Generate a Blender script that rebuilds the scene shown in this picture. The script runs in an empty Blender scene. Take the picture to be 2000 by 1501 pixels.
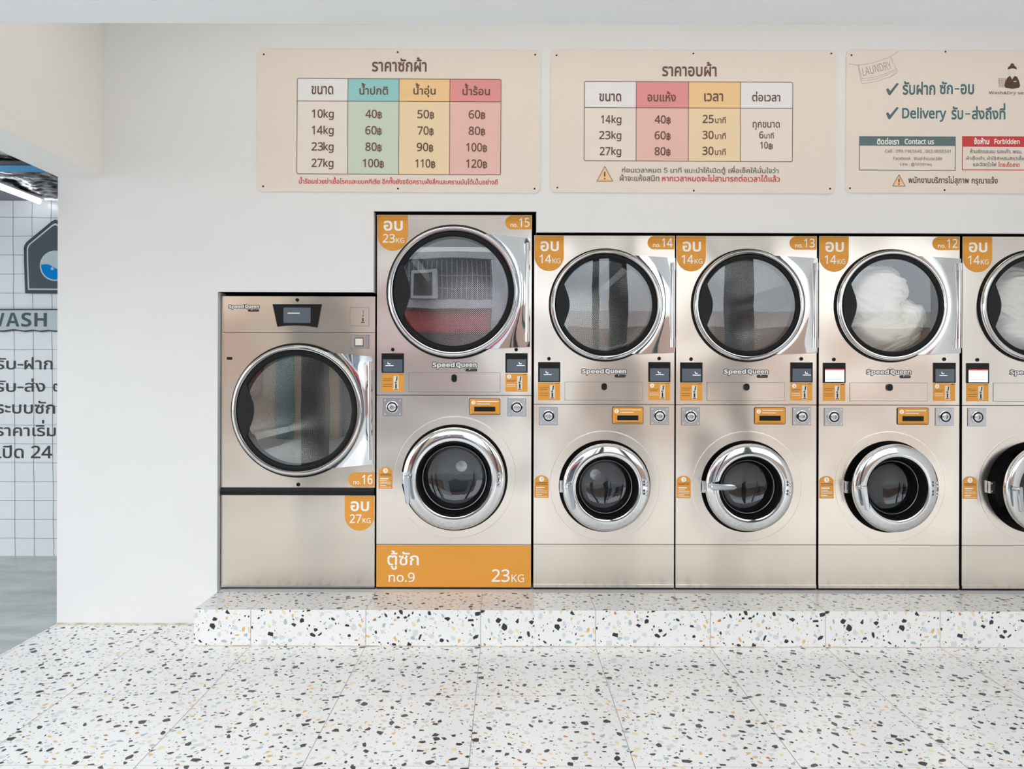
import bpy, bmesh, math, random
import numpy as np
from math import sin, cos, pi, radians, sqrt, atan2
from mathutils import Vector, noise
from mathutils.geometry import delaunay_2d_cdt

SC = bpy.context.scene
COL = SC.collection

# ------------------------------------------------------------------ camera, world, light, exposure
F = 1456.0                       # focal length in pixels of the 2000 px wide frame
CX, CY = 990.0, 737.0            # vanishing point of the depth lines
CAM_Z = 1.404
ROLL = radians(0.15)
cd = bpy.data.cameras.new('camera')
cam = bpy.data.objects.new('camera', cd)
COL.objects.link(cam)
cd.sensor_width = 36.0
cd.lens = F / 2000.0 * 36.0
cd.shift_x = (1000.0 - CX) / 2000.0
cd.shift_y = (CY - 750.5) / 2000.0
cd.clip_start = 0.02
cam.location = (0, 0, CAM_Z)
cam.rotation_euler = (radians(90), -ROLL, 0)
SC.camera = cam

SC.view_settings.view_transform = 'Standard'
SC.view_settings.look = 'None'
SC.view_settings.gamma = 1.0
SC.view_settings.use_curve_mapping = False
SC.view_settings.exposure = 0.2
SC.cycles.max_bounces = 12
SC.cycles.diffuse_bounces = 5
SC.cycles.glossy_bounces = 6
SC.cycles.transparent_max_bounces = 16
SC.cycles.use_denoising = True
SC.cycles.caustics_reflective = False

W = bpy.data.worlds.new('overcast_sky')
SC.world = W
W.use_nodes = True
bg = W.node_tree.nodes['Background']
bg.inputs['Color'].default_value = (0.90, 0.955, 1.0, 1)
bg.inputs['Strength'].default_value = 2.3


def area_light(name, loc, rot, sx, sy, power, col):
    ld = bpy.data.lights.new(name, 'AREA')
    ld.shape = 'RECTANGLE'
    ld.size, ld.size_y = sx, sy
    ld.energy = power
    ld.color = col
    o = bpy.data.objects.new(name, ld)
    COL.objects.link(o)
    o.location = loc
    o.rotation_euler = rot
    return o


# unseen warm fill added behind the dropped soffit to brighten the upper wall
area_light('pocket_fill', (0.9, 3.35, 3.57), (0, 0, 0), 5.6, 0.12, 16, (1.0, 0.92, 0.82))


# ------------------------------------------------------------------ materials
def lin(c):
    return tuple((v / 12.92 if v <= 0.04045 else ((v + 0.055) / 1.055) ** 2.4) for v in (x / 255.0 for x in c)) + (1.0,)


MATS = {}


def mat(name, rgb, rough=0.5, metal=0.0, spec=0.5, emit=None, estr=0.0):
    if name in MATS:
        return MATS[name]
    m = bpy.data.materials.new(name)
    m.use_nodes = True
    p = m.node_tree.nodes['Principled BSDF']
    p.inputs['Base Color'].default_value = lin(rgb)
    p.inputs['Roughness'].default_value = rough
    p.inputs['Metallic'].default_value = metal
    p.inputs['Specular IOR Level'].default_value = spec
    if emit:
        p.inputs['Emission Color'].default_value = lin(emit)
        p.inputs['Emission Strength'].default_value = estr
    MATS[name] = m
    return m


def nodes(m):
    return m.node_tree.nodes, m.node_tree.links, m.node_tree.nodes['Principled BSDF']


def paint(name, rgb, rough=0.6, bump=0.06, var=0.03):
    m = mat(name, rgb, rough, spec=0.3)
    n, l, p = nodes(m)
    tc = n.new('ShaderNodeTexCoord')
    nz = n.new('ShaderNodeTexNoise')
    nz.inputs['Scale'].default_value = 1.6
    nz.inputs['Detail'].default_value = 4
    l.new(tc.outputs['Object'], nz.inputs['Vector'])
    mx = n.new('ShaderNodeMix')
    mx.data_type = 'RGBA'
    c = lin(rgb)
    mx.inputs['A'].default_value = tuple(x * (1 - var) for x in c[:3]) + (1,)
    mx.inputs['B'].default_value = tuple(min(1, x * (1 + var)) for x in c[:3]) + (1,)
    l.new(nz.outputs['Fac'], mx.inputs['Factor'])
    l.new(mx.outputs['Result'], p.inputs['Base Color'])
    n2 = n.new('ShaderNodeTexNoise')
    n2.inputs['Scale'].default_value = 60
    l.new(tc.outputs['Object'], n2.inputs['Vector'])
    b = n.new('ShaderNodeBump')
    b.inputs['Strength'].default_value = bump
    b.inputs['Distance'].default_value = 0.004
    l.new(n2.outputs['Fac'], b.inputs['Height'])
    l.new(b.outputs['Normal'], p.inputs['Normal'])
    return m


def steel(name, rgb, rough, wave=0.5, aniso=0.6):
    m = mat(name, rgb, rough, metal=1.0)
    n, l, p = nodes(m)
    p.inputs['Anisotropic'].default_value = aniso
    p.inputs['Anisotropic Rotation'].default_value = 0.25
    g = n.new('ShaderNodeNewGeometry')
    nz = n.new('ShaderNodeTexNoise')
    nz.inputs['Scale'].default_value = 3.0
    nz.inputs['Detail'].default_value = 0.0
    l.new(g.outputs['Position'], nz.inputs['Vector'])
    b = n.new('ShaderNodeBump')
    b.inputs['Strength'].default_value = wave
    b.inputs['Distance'].default_value = 0.02
    l.new(nz.outputs['Fac'], b.inputs['Height'])
    mp = n.new('ShaderNodeMapping')
    mp.inputs['Scale'].default_value = (3, 3, 420)
    l.new(g.outputs['Position'], mp.inputs['Vector'])
    n2 = n.new('ShaderNodeTexNoise')
    n2.inputs['Scale'].default_value = 1.0
    n2.inputs['Detail'].default_value = 2.0
    l.new(mp.outputs['Vector'], n2.inputs['Vector'])
    mr = n.new('ShaderNodeMapRange')
    mr.inputs['To Min'].default_value = rough * 0.94
    mr.inputs['To Max'].default_value = rough * 1.06
    l.new(n2.outputs['Fac'], mr.inputs['Value'])
    l.new(mr.outputs['Result'], p.inputs['Roughness'])
    l.new(b.outputs['Normal'], p.inputs['Normal'])
    return m


def glass(name, fac, tint):
    if name in MATS:
        return MATS[name]
    m = bpy.data.materials.new(name)
    m.use_nodes = True
    n, l = m.node_tree.nodes, m.node_tree.links
    n.remove(n['Principled BSDF'])
    t = n.new('ShaderNodeBsdfTransparent')
    t.inputs['Color'].default_value = lin(tint)
    g = n.new('ShaderNodeBsdfGlossy')
    g.inputs['Roughness'].default_value = 0.0
    g.inputs['Color'].default_value = (0.95, 0.97, 1, 1)
    mx = n.new('ShaderNodeMixShader')
    mx.inputs['Fac'].default_value = fac
    l.new(t.outputs[0], mx.inputs[1])
    l.new(g.outputs[0], mx.inputs[2])
    l.new(mx.outputs[0], n['Material Output'].inputs['Surface'])
    MATS[name] = m
    return m


def perforated(name):
    m = mat(name, (200, 198, 194), 0.22, metal=1.0)
    n, l, p = nodes(m)
    uv = n.new('ShaderNodeUVMap')
    uv.uv_map = 'UVMap'
    mp = n.new('ShaderNodeMapping')
    mp.inputs['Rotation'].default_value = (0, 0, radians(45))
    mp.inputs['Scale'].default_value = (100, 100, 100)
    l.new(uv.outputs['UV'], mp.inputs['Vector'])
    v = n.new('ShaderNodeTexVoronoi')
    v.voronoi_dimensions = '2D'
    v.inputs['Scale'].default_value = 1.0
    v.inputs['Randomness'].default_value = 0.0
    l.new(mp.outputs['Vector'], v.inputs['Vector'])
    lt = n.new('ShaderNodeMath')
    lt.operation = 'LESS_THAN'
    lt.inputs[1].default_value = 0.30
    l.new(v.outputs['Distance'], lt.inputs[0])
    mx = n.new('ShaderNodeMix')
    mx.data_type = 'RGBA'
    mx.inputs['A'].default_value = lin((212, 210, 206))
    mx.inputs['B'].default_value = lin((16, 16, 16))
    l.new(lt.outputs[0], mx.inputs['Factor'])
    l.new(mx.outputs['Result'], p.inputs['Base Color'])
    return m


M_WALL = paint('white_wall_paint', (234, 233, 232))
M_CEIL = paint('white_ceiling_paint', (238, 239, 240))
M_BEAM_WARM = paint('warm_lit_beam_paint', (238, 236, 231))  # warm light falling on the white beam is put into its colour
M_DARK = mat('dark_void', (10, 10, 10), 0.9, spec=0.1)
M_TERR = mat('terrazzo_white', (241, 240, 238), 0.28, spec=0.4)
M_CHIP = [mat('chip_black', (44, 44, 45), 0.3), mat('chip_tan', (226, 186, 128), 0.3), mat('chip_brown', (190, 132, 82), 0.3),
          mat('chip_blue', (172, 190, 190), 0.3), mat('chip_pale', (216, 218, 218), 0.3), mat('chip_cream', (238, 220, 176), 0.3)]
M_SEAM = mat('terrazzo_seam', (112, 108, 100), 0.8)
M_SEAM2 = mat('terrazzo_seam_light', (172, 168, 160), 0.8)
M_STRIP = mat('mortar_strip', (214, 212, 206), 0.6)
M_STEEL = steel('brushed_steel', (241, 232, 221), 0.20, 0.65)
M_STEEL2 = steel('kick_steel', (234, 225, 213), 0.21, 0.45)
M_CAB = mat('cabinet_side', (120, 122, 124), 0.5, metal=0.6)
M_CHROME = mat('chrome', (214, 214, 214), 0.06, metal=1.0)
M_CHROME2 = steel('hinge_chrome', (228, 228, 228), 0.05, 0.5, 0.0)
M_SATIN = mat('satin_metal', (206, 208, 210), 0.25, metal=1.0)
M_HAND = mat('handle_chrome', (196, 200, 206), 0.16, metal=1.0)
M_RUBBER = mat('black_rubber', (15, 15, 16), 0.5, spec=.25)
M_BLACK = mat('black_plastic', (12, 12, 13), 0.4, spec=.3)
M_PULL = mat('dark_plastic', (30, 31, 33), 0.5, spec=.25)
M_ORANGE = mat('orange_vinyl', (232, 160, 66), 0.5, spec=0.3)
M_WHITE = mat('white_print', (250, 248, 242), 0.5)
M_BROWNP = mat('brown_print', (110, 78, 68), 0.6)
M_GREYP = mat('grey_print', (112, 108, 106), 0.6)
M_REDP = mat('red_print', (206, 62, 64), 0.6)
M_BLACKP = mat('black_print', (36, 34, 36), 0.6)
M_DGLASS = glass('dryer_glass', 0.16, (246, 248, 248))
M_WGLASS = glass('washer_glass', 0.07, (235, 238, 238))
M_PERF = perforated('perforated_steel')
M_LIFT = mat('lifter_steel', (190, 190, 188), 0.2, metal=1.0)
M_WDRUM = mat('washer_drum_steel', (92, 94, 96), 0.35, metal=1.0)


# ------------------------------------------------------------------ mesh building
def lk(o):
    COL.objects.link(o)
    return o


class MB:
    def __init__(s):
        s.v, s.f, s.m, s.mats, s.uv = [], [], [], [], {}

    def mi(s, m):
        if m not in s.mats:
            s.mats.append(m)
        return s.mats.index(m)

    def face(s, idx, m):
        s.f.append(tuple(idx))
        s.m.append(s.mi(m))

    def poly(s, pts, m):
        b = len(s.v)
        s.v.extend(tuple(p) for p in pts)
        s.face(range(b, b + len(pts)), m)

    def box(s, x0, x1, y0, y1, z0, z1, m, skip=''):
        b = len(s.v)
        s.v += [(x, y, z) for z in (z0, z1) for y in (y0, y1) for x in (x0, x1)]
        q = {'d': (0, 2, 3, 1), 'u': (4, 5, 7, 6), 'f': (0, 1, 5, 4), 'b': (2, 6, 7, 3), 'l': (0, 4, 6, 2), 'r': (1, 3, 7, 5)}
        for k, i in q.items():
            if k not in skip:
                s.face([b + j for j in i], m)

    def prism(s, pts, y0, y1, m, side=None):
        """outline pts (x,z), counter-clockwise from the front; y0 front, y1 back"""
        n = len(pts)
        b = len(s.v)
        s.v += [(p[0], y0, p[1]) for p in pts] + [(p[0], y1, p[1]) for p in pts]
        s.face(range(b, b + n), m)
        s.face(range(b + 2 * n - 1, b + n - 1, -1), m)
        for i in range(n):
            j = (i + 1) % n
            s.face((b + j, b + i, b + n + i, b + n + j), side or m)

    def lathe(s, cx, cz, prof, m, n=96, cap0=False, cap1=False, a0=0.0, a1=2 * pi, y=0.0):
        """revolve (r, y) profile about the y axis through (cx, cz)"""
        full = abs(a1 - a0 - 2 * pi) < 1e-6
        k = n if full else n + 1
        b = len(s.v)
        for r, yy in prof:
            for i in range(k):
                a = a0 + (a1 - a0) * i / n
                s.v.append((cx + r * cos(a), y + yy, cz + r * sin(a)))
        for j in range(len(prof) - 1):
            for i in range(n):
                i2 = (i + 1) % k
                mm = m[j] if isinstance(m, list) else m
                s.face((b + j * k + i, b + j * k + i2, b + (j + 1) * k + i2, b + (j + 1) * k + i), mm)
        ml = m if isinstance(m, list) else [m, m]
        if cap0:
            s.face(range(b, b + k), ml[0])
        if cap1:
            e = b + (len(prof) - 1) * k
            s.face(range(e + k - 1, e - 1, -1), ml[-1])

    def tube(s, pts, r, m, n=8):
        pts = [Vector(p) for p in pts]
        rs = r if isinstance(r, list) else [r] * len(pts)
        b = len(s.v)
        for i, p in enumerate(pts):
            d = (pts[min(i + 1, len(pts) - 1)] - pts[max(i - 1, 0)]).normalized()
            u = d.orthogonal().normalized() if i == 0 else (u - d * u.dot(d)).normalized()
            w = d.cross(u)
            for k in range(n):
                a = 2 * pi * k / n
                s.v.append(tuple(p + (u * cos(a) + w * sin(a)) * rs[i]))
        for i in range(len(pts) - 1):
            for k in range(n):
                k2 = (k + 1) % n
                s.face((b + i * n + k, b + i * n + k2, b + (i + 1) * n + k2, b + (i + 1) * n + k), m)
        s.face(range(b + n - 1, b - 1, -1), m)
        e = b + (len(pts) - 1) * n
        s.face(range(e, e + n), m)

    def plate_hole(s, x0, x1, z0, z1, cx, cz, r, y0, t, m, n=96, hole_back=0.03):
        """rectangular plate with a round hole, front at y0"""
        ang = [2 * pi * i / n for i in range(n)]
        for X, Z in ((x0, z0), (x1, z0), (x0, z1), (x1, z1)):
            ang.append(atan2(Z - cz, X - cx) % (2 * pi))
        ang = sorted(set(round(a, 9) for a in ang))
        k = len(ang)
        outer, inner = [], []
        for a in ang:
            c, d = cos(a), sin(a)
            ts = []
            if c > 1e-9: ts.append((x1 - cx) / c)
            if c < -1e-9: ts.append((x0 - cx) / c)
            if d > 1e-9: ts.append((z1 - cz) / d)
            if d < -1e-9: ts.append((z0 - cz) / d)
            tt = min(ts)
            outer.append((cx + tt * c, cz + tt * d))
            inner.append((cx + r * c, cz + r * d))
        b = len(s.v)
        s.v += [(p[0], y0, p[1]) for p in inner] + [(p[0], y0, p[1]) for p in outer]
        s.v += [(p[0], y0 + hole_back, p[1]) for p in inner] + [(p[0], y0 + t, p[1]) for p in outer]
        for i in range(k):
            j = (i + 1) % k
            s.face((b + i, b + k + i, b + k + j, b + j), m)
            s.face((b + i, b + j, b + 2 * k + j, b + 2 * k + i), m)
            s.face((b + k + j, b + k + i, b + 3 * k + i, b + 3 * k + j), m)

    def build(s, name, parent=None, smooth=True, angle=32):
        me = bpy.data.meshes.new(name)
        me.from_pydata(s.v, [], s.f)
        for m in s.mats:
            me.materials.append(m)
        me.polygons.foreach_set('material_index', s.m)
        if smooth:
            me.polygons.foreach_set('use_smooth', [True] * len(s.f))
            me.set_sharp_from_angle(angle=radians(angle))
        me.update()
        o = lk(bpy.data.objects.new(name, me))
        o.parent = parent
        return o


def tag(o, label=None, cat=None, group=None, kind=None):
    for k, v in (('label', label), ('category', cat), ('group', group), ('kind', kind)):
        if v:
            o[k] = v
    return o


def empty(name, loc):
    o = lk(bpy.data.objects.new(name, None))
    o.location = loc
    o.empty_display_size = 0.1
    return o


def P(px, py, D):
    """photo pixel -> (x, z) on the vertical plane y = D"""
    x, y = px - CX, py - CY
    u = x * cos(ROLL) - y * sin(ROLL)
    v = y * cos(ROLL) + x * sin(ROLL)
    return u * D / F, CAM_Z - v * D / F


# ------------------------------------------------------------------ lettering
UPPER = set('\u0e31\u0e34\u0e35\u0e36\u0e37\u0e47')
TONE = set('\u0e48\u0e49\u0e4a\u0e4b\u0e4c')
_loops_cache, _glyph_cache = {}, {}
# sans-serif letter and digit forms whose 1 carries a flag
SANS = {ord('0') + i: 0x1D7E2 + i for i in range(10)}
SANS.update({ord('A') + i: 0x1D5A0 + i for i in range(26)})
SANS.update({ord('a') + i: 0x1D5BA + i for i in range(26)})
BOLD = {ord('A') + i: 0x1D5D4 + i for i in range(26)}
BOLD.update({ord('a') + i: 0x1D5EE + i for i in range(26)})


def raw_loops(body, res):
    key = (body, res)
    if key in _loops_cache:
        return _loops_cache[key]
    c = bpy.data.curves.new('lettering', 'FONT')
    c.body = body
    c.fill_mode = 'NONE'
    c.resolution_u = res
    o = lk(bpy.data.objects.new('lettering', c))
    dg = bpy.context.evaluated_depsgraph_get()
    me = bpy.data.meshes.new_from_object(o.evaluated_get(dg))
    nv = len(me.vertices)
    co = np.zeros(nv * 3)
    me.vertices.foreach_get('co', co)
    co = co.reshape(-1, 3)[:, :2]
    nxt = [[] for _ in range(nv)]
    for e in me.edges:
        a, b = e.vertices
        nxt[a].append(b)
        nxt[b].append(a)
    seen = [False] * nv
    loops = []
    for i in range(nv):
        if seen[i] or len(nxt[i]) < 2:
            continue
        lp = [i]
        seen[i] = True
        cur = i + 1 if (i + 1) in nxt[i] else nxt[i][0]
        while not seen[cur]:
            seen[cur] = True
            lp.append(cur)
            q = [k for k in nxt[cur] if not seen[k]]
            if not q:
                break
            cur = q[0]
        if len(lp) > 2:
            loops.append(co[lp].copy())
    bpy.data.objects.remove(o)
    bpy.data.curves.remove(c)
    bpy.data.meshes.remove(me)
    _loops_cache[key] = loops
    return loops


def offset_loop(lp, d):
    """push a contour outward (contours run so that ink lies to their right)"""
    n = len(lp)
    keep = [i for i in range(n) if np.hypot(*(lp[i] - lp[i - 1])) > 1e-5]
    lp = lp[keep]
    e = np.roll(lp, -1, 0) - lp
    L = np.hypot(e[:, 0], e[:, 1])[:, None]
    nr = np.stack([-e[:, 1], e[:, 0]], 1) / L          # left normal
    pr = np.roll(nr, 1, 0)
    m = nr + pr
    q = (m * m).sum(1)[:, None]
    m = m / np.maximum(q, 0.9) * 2
    return lp + m * d


def glyphs(body, bold=0.0, res=4):
    key = (body, bold, res)
    if key in _glyph_cache:
        return _glyph_cache[key]
    loops = [l.copy() for l in raw_loops(body, res)]
    i = 0
    for k, ch in enumerate(body):
        n = 0 if ch == ' ' else len(raw_loops(ch, res))
        prev = body[k - 1] if k else ''
        nx = body[k + 1] if k + 1 < len(body) else ''
        if ch in TONE and (prev in UPPER or nx == '\u0e33'):
            for q in range(i, min(i + n, len(loops))):
                loops[q][:, 1] += 0.21
                if nx == '\u0e33':
                    loops[q][:, 0] += 0.05
        grp = range(i, min(i + n, len(loops)))
        ar = [float(((l[:, 0] * np.roll(l[:, 1], -1)) - (np.roll(l[:, 0], -1) * l[:, 1])).sum()) for l in (loops[q] for q in grp)]
        if ar and max(ar, key=abs) > 0:
            for q in grp:
                loops[q] = loops[q][::-1]
        i += n
    if bold:
        loops = [offset_loop(l, bold) for l in loops]
    pts, edges = [], []
    for l in loops:
        b = len(pts)
        pts += [Vector((float(p[0]), float(p[1]))) for p in l]
        edges += [(b + j, b + (j + 1) % len(l)) for j in range(len(l))]
    vs, _, fs, *_r = delaunay_2d_cdt(pts, edges, [], 0, 1e-6)
    V = np.array([(v.x, v.y) for v in vs])
    T = np.array([tuple(f) for f in fs if len(f) == 3])
    C = V[T].mean(1)
    wn = np.zeros(len(C))
    A = np.concatenate(loops)
    B = np.concatenate([np.roll(l, -1, 0) for l in loops])
    for s in range(0, len(C), 1500):
        c = C[s:s + 1500]
        ay = A[None, :, 1] <= c[:, None, 1]
        by = B[None, :, 1] <= c[:, None, 1]
        cr = (B[None, :, 0] - A[None, :, 0]) * (c[:, None, 1] - A[None, :, 1]) - (c[:, None, 0] - A[None, :, 0]) * (B[None, :, 1] - A[None, :, 1])
        wn[s:s + 1500] = ((ay & ~by & (cr > 0)).sum(1) - (~ay & by & (cr < 0)).sum(1))
    T = T[wn < -0.5]
    used = np.unique(T)
    mp = np.zeros(len(V), int)
    mp[used] = np.arange(len(used))
    V, T = V[used], mp[T]
    lo, hi = V.min(0), V.max(0)
    _glyph_cache[key] = (V, T, lo, hi)
    return _glyph_cache[key]


def text(mb, body, m, box, fn, bold=0.0, res=4, grow=0.0, table=SANS):
    """fit the lettering into box (x0, y0, x1, y1, photo pixels or a quad of corners TL TR BR BL); fn maps a pixel to a point"""
    V, T, lo, hi = glyphs(body.translate(table), bold, res)
    uv = (V - lo) / (hi - lo)
    if len(box) == 4 and not isinstance(box[0], tuple):
        x0, y0, x1, y1 = box
        x0, y0, x1, y1 = x0 - grow, y0 - grow, x1 + grow, y1 + grow
        pts = [(x0 + (x1 - x0) * u, y1 + (y0 - y1) * v) for u, v in uv]
    else:
        a, b, c, d = [np.array(q, float) for q in box]
        pts = [tuple((d + (c - d) * u) * (1 - v) + (a + (b - a) * u) * v) for u, v in uv]
    b = len(mb.v)
    mb.v += [fn(*p) for p in pts]
    for t in T:
        mb.face((b + int(t[0]), b + int(t[1]), b + int(t[2])), m)


def rpoly(mb, pts, m, fn):
    mb.poly([fn(*p) for p in pts], m)


def rect(mb, x0, y0, x1, y1, m, fn, r=0.0, n=5):
    if r <= 0:
        rpoly(mb, [(x0, y1), (x1, y1), (x1, y0), (x0, y0)], m, fn)
        return
    rpoly(mb, rounded(x0, y0, x1, y1, r, n), m, fn)


def rounded(x0, y0, x1, y1, r, n=5):
    rr = r if isinstance(r, (tuple, list)) else (r,) * 4      # BL BR TR TL
    pts = []
    for (cx, cy, a, q) in ((x0, y1, 180, rr[0]), (x1, y1, 90, rr[1]), (x1, y0, 0, rr[2]), (x0, y0, -90, rr[3])):
        if q <= 0:
            pts.append((cx, cy))
            continue
        ox = cx + q if cx == x0 else cx - q
        oy = cy - q if cy == y1 else cy + q
        for i in range(n + 1):
            t = radians(a - 90 * i / n)
            pts.append((ox + q * cos(t), oy + q * sin(t)))
    return pts


def stroke(mb, pts, w, m, fn, closed=False):
    """a flat line of width w with mitred joints"""
    P_ = [Vector(p[:2]) for p in pts]
    P_ = [p for i, p in enumerate(P_) if i == 0 or (p - P_[i - 1]).length > 1e-4]
    if closed and (P_[0] - P_[-1]).length < 1e-4:
        P_.pop()
    n = len(P_)
    L, R = [], []
    for i, p in enumerate(P_):
        d0 = (p - P_[i - 1]).normalized() if (i > 0 or closed) else None
        d1 = (P_[(i + 1) % n] - p).normalized() if (i < n - 1 or closed) else None
        d0, d1 = d0 or d1, d1 or d0
        a, b = Vector((-d0.y, d0.x)), Vector((-d1.y, d1.x))
        q = a + b
        q = q * (w / max(q.length_squared, .7)) if q.length > 1e-4 else a * w / 2
        L.append(p + q)
        R.append(p - q)
    for i in range(n if closed else n - 1):
        j = (i + 1) % n
        rpoly(mb, [L[i], L[j], R[j], R[i]], m, fn)


def disc(mb, cx, cy, r, m, fn, n=20, ry=None):
    ry = ry or r
    rpoly(mb, [(cx + r * cos(2 * pi * i / n), cy + ry * sin(2 * pi * i / n)) for i in range(n)], m, fn)


# ------------------------------------------------------------------ the setting
YW = 4.232          # front of the back wall
YM = 4.27           # front of the machines
K = YM / F
SZ = 0.19           # step height
YS = 3.893          # step front
XL = -2.552         # left end of the shop
XR = 4.6
rng = random.Random(7)


def chip_tile(seed):
    r = random.Random(seed)
    out = []
    taken = []
    for cnt, lo, hi, mi, asp in ((50, .010, .021, 0, .66), (24, .010, .018, 3, .6), (15, .009, .016, 1, .6), (13, .010, .018, 5, .65), (9, .008, .013, 2, .6),
                                 (44, .010, .020, 4, .7), (84, .0045, .009, 0, .6), (26, .004, .008, 3, .6), (16, .003, .006, 2, .7), (210, .0014, .0036, 0, .7), (150, .002, .005, 4, .7)):
        for _ in range(cnt):
            for _try in range(8):
                cx, cy, R = r.random() * .6, r.random() * .6, r.uniform(lo, hi)
                if all((cx - q[0]) ** 2 + (cy - q[1]) ** 2 > (R * .85 + q[2] * .85) ** 2 for q in taken):
                    break
            taken.append((cx, cy, R))
            th = r.random() * pi
            n = r.randint(4, 7) if R > .006 else r.randint(3, 5)
            a0 = r.random() * 6
            a = asp * r.uniform(.7, 1.4)
            pts = []
            for i in range(n):
                t = a0 + 2 * pi * (i + r.uniform(-.38, .38)) / n
                q = R * r.uniform(.68, 1.2)
                x, y = q * cos(t), q * a * sin(t)
                pts.append((cx + x * cos(th) - y * sin(th), cy + x * sin(th) + y * cos(th)))
            out.append((pts, mi))
    return out


TILES = [chip_tile(3), chip_tile(11), chip_tile(29)]


def clip_poly(pts, x0, x1, y0, y1):
    for ax, lim, sg in ((0, x0, 1), (0, x1, -1), (1, y0, 1), (1, y1, -1)):
        res = []
        for i in range(len(pts)):
            a, b = pts[i - 1], pts[i]
            da, db = sg * (a[ax] - lim), sg * (b[ax] - lim)
            if (da >= 0) != (db >= 0):
                t = da / (da - db)
                res.append((a[0] + t * (b[0] - a[0]), a[1] + t * (b[1] - a[1])))
            if db >= 0:
                res.append(b)
        pts = res
        if len(pts) < 3:
            return None
    return pts


def chips(mb, u0, u1, v0, v1, us, vs, fn, var=0):
    """lay terrazzo tiles over the rectangle (u0..u1, v0..v1); tile joints at us + 0.6 i and vs + 0.6 j"""
    i0, i1 = math.floor((u0 - us) / .6), math.ceil((u1 - us) / .6)
    j0, j1 = math.floor((v0 - vs) / .6), math.ceil((v1 - vs) / .6)
    for i in range(i0, i1):
        for j in range(j0, j1):
            ox, oy = us + .6 * i, vs + .6 * j
            x0, x1, y0, y1 = max(u0, ox), min(u1, ox + .6), max(v0, oy), min(v1, oy + .6)
            for pts, mi in TILES[(i * 5 + j * 3 + (i * j) % 2 + var) % 3]:
                q = clip_poly([(ox + p[0], oy + p[1]) for p in pts], x0, x1, y0, y1)
                if q:
                    h = .00012 + .00005 * ([4, 5, 3, 1, 2, 0].index(mi))
                    mb.poly([fn(a, b, h) for a, b in q], M_CHIP[mi])
    w = .0009
    for i in range(i0, i1 + 1):
        u = us + .6 * i
        if u0 < u < u1:
            mb.poly([fn(u - w, v0, .0005), fn(u + w, v0, .0005), fn(u + w, v1, .0005), fn(u - w, v1, .0005)], M_SEAM)
    w = .0007
    for j in range(j0, j1 + 1):
        v = vs + .6 * j
        if v0 < v < v1:
            mb.poly([fn(u0, v - w, .0005), fn(u1, v - w, .0005), fn(u1, v + w, .0005), fn(u0, v + w, .0005)], M_SEAM2)


def structure(mb, name, smooth=False):
    return tag(mb.build(name, smooth=smooth), kind='structure')


US = -0.134
b = MB()
b.box(XL, XR, -0.6, YS + .02, -0.12, 0, M_TERR)
b.box(XL, -1.631, YS + .02, YW + .1, -0.12, 0, M_TERR)
chips(b, XL, XR, 0.9, YS, US, YS, lambda u, v, h: (u, v, h))
chips(b, XL, -1.631, YS, YW, US, YS, lambda u, v, h: (u, v, h))
structure(b, 'floor')

XS = -1.631
b = MB()
b.box(XS, XR, YS, 5.55, 0, SZ, M_TERR)
b.box(XS, XR, 4.205, YW, SZ, SZ + .0012, M_STRIP)
chips(b, XS, XR, 0.004, SZ, US, -.41, lambda u, v, h: (u, YS - h, v), 1)
chips(b, XS, XR, YS, 4.205, US, YS + .0001, lambda u, v, h: (u, v, SZ + h), 2)
structure(b, 'floor.001')

# wall with the stepped niche for the machines
kw = YW / F
xa, xb, xc, xd = (425 - CX) * kw, (729 - CX) * kw, (1047 - CX) * kw, (2166 - CX) * kw
z1, z2, z3 = CAM_Z + (737 - 571) * kw, CAM_Z + (737 - 412.5) * kw, CAM_Z + (737 - 453) * kw
ZT = 3.62
b = MB()
TH = .12
b.box(XL, xa, YW, YW + TH, 0, ZT, M_WALL)
b.box(xa, xb, YW, YW + TH, z1, ZT, M_WALL)
b.box(xb, xc, YW, YW + TH, z2, ZT, M_WALL)
b.box(xc, xd, YW, YW + TH, z3, ZT, M_WALL)
b.box(xd, XR, YW, YW + TH, 0, ZT, M_WALL)
structure(b, 'wall_back')
b = MB()
b.box(XL, XL + .12, YW + TH, 5.86, 0, ZT, M_WALL)
structure(b, 'wall_left')
# dark service room behind the machines
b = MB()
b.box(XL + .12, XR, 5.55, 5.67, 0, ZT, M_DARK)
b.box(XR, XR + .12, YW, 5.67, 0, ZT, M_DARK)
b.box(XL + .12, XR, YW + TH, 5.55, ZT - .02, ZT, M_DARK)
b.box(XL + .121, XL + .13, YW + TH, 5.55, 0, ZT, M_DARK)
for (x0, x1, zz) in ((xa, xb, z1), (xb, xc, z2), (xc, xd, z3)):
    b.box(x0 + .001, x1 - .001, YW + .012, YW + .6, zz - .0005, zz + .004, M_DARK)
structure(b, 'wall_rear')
b = MB()
b.box(XR, XR + .12, 0.6, YW, 0, ZT, M_WALL)
structure(b, 'wall_right')

# ceiling slab with the dropped soffit in front
b = MB()
YB0, YB1 = 1.25, 2.80
zs = CAM_Z + (737 - 47.0) * YB1 / F
b.box(XL - 1.5, XR, YB1, 5.86, ZT, ZT + .12, M_CEIL)
b.box(XL - 1.5, XR, YB0, YB1, zs, ZT + .12, M_CEIL)
structure(b, 'ceiling')
# side beam over the opening to the neighbouring bay
b = MB()
bx1 = (198.5 - CX) * kw
bz = CAM_Z + (737 - 347.5) * kw
b.box(XL, bx1, YB1, YW, bz, ZT, M_BEAM_WARM)
structure(b, 'wall_upper')

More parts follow.
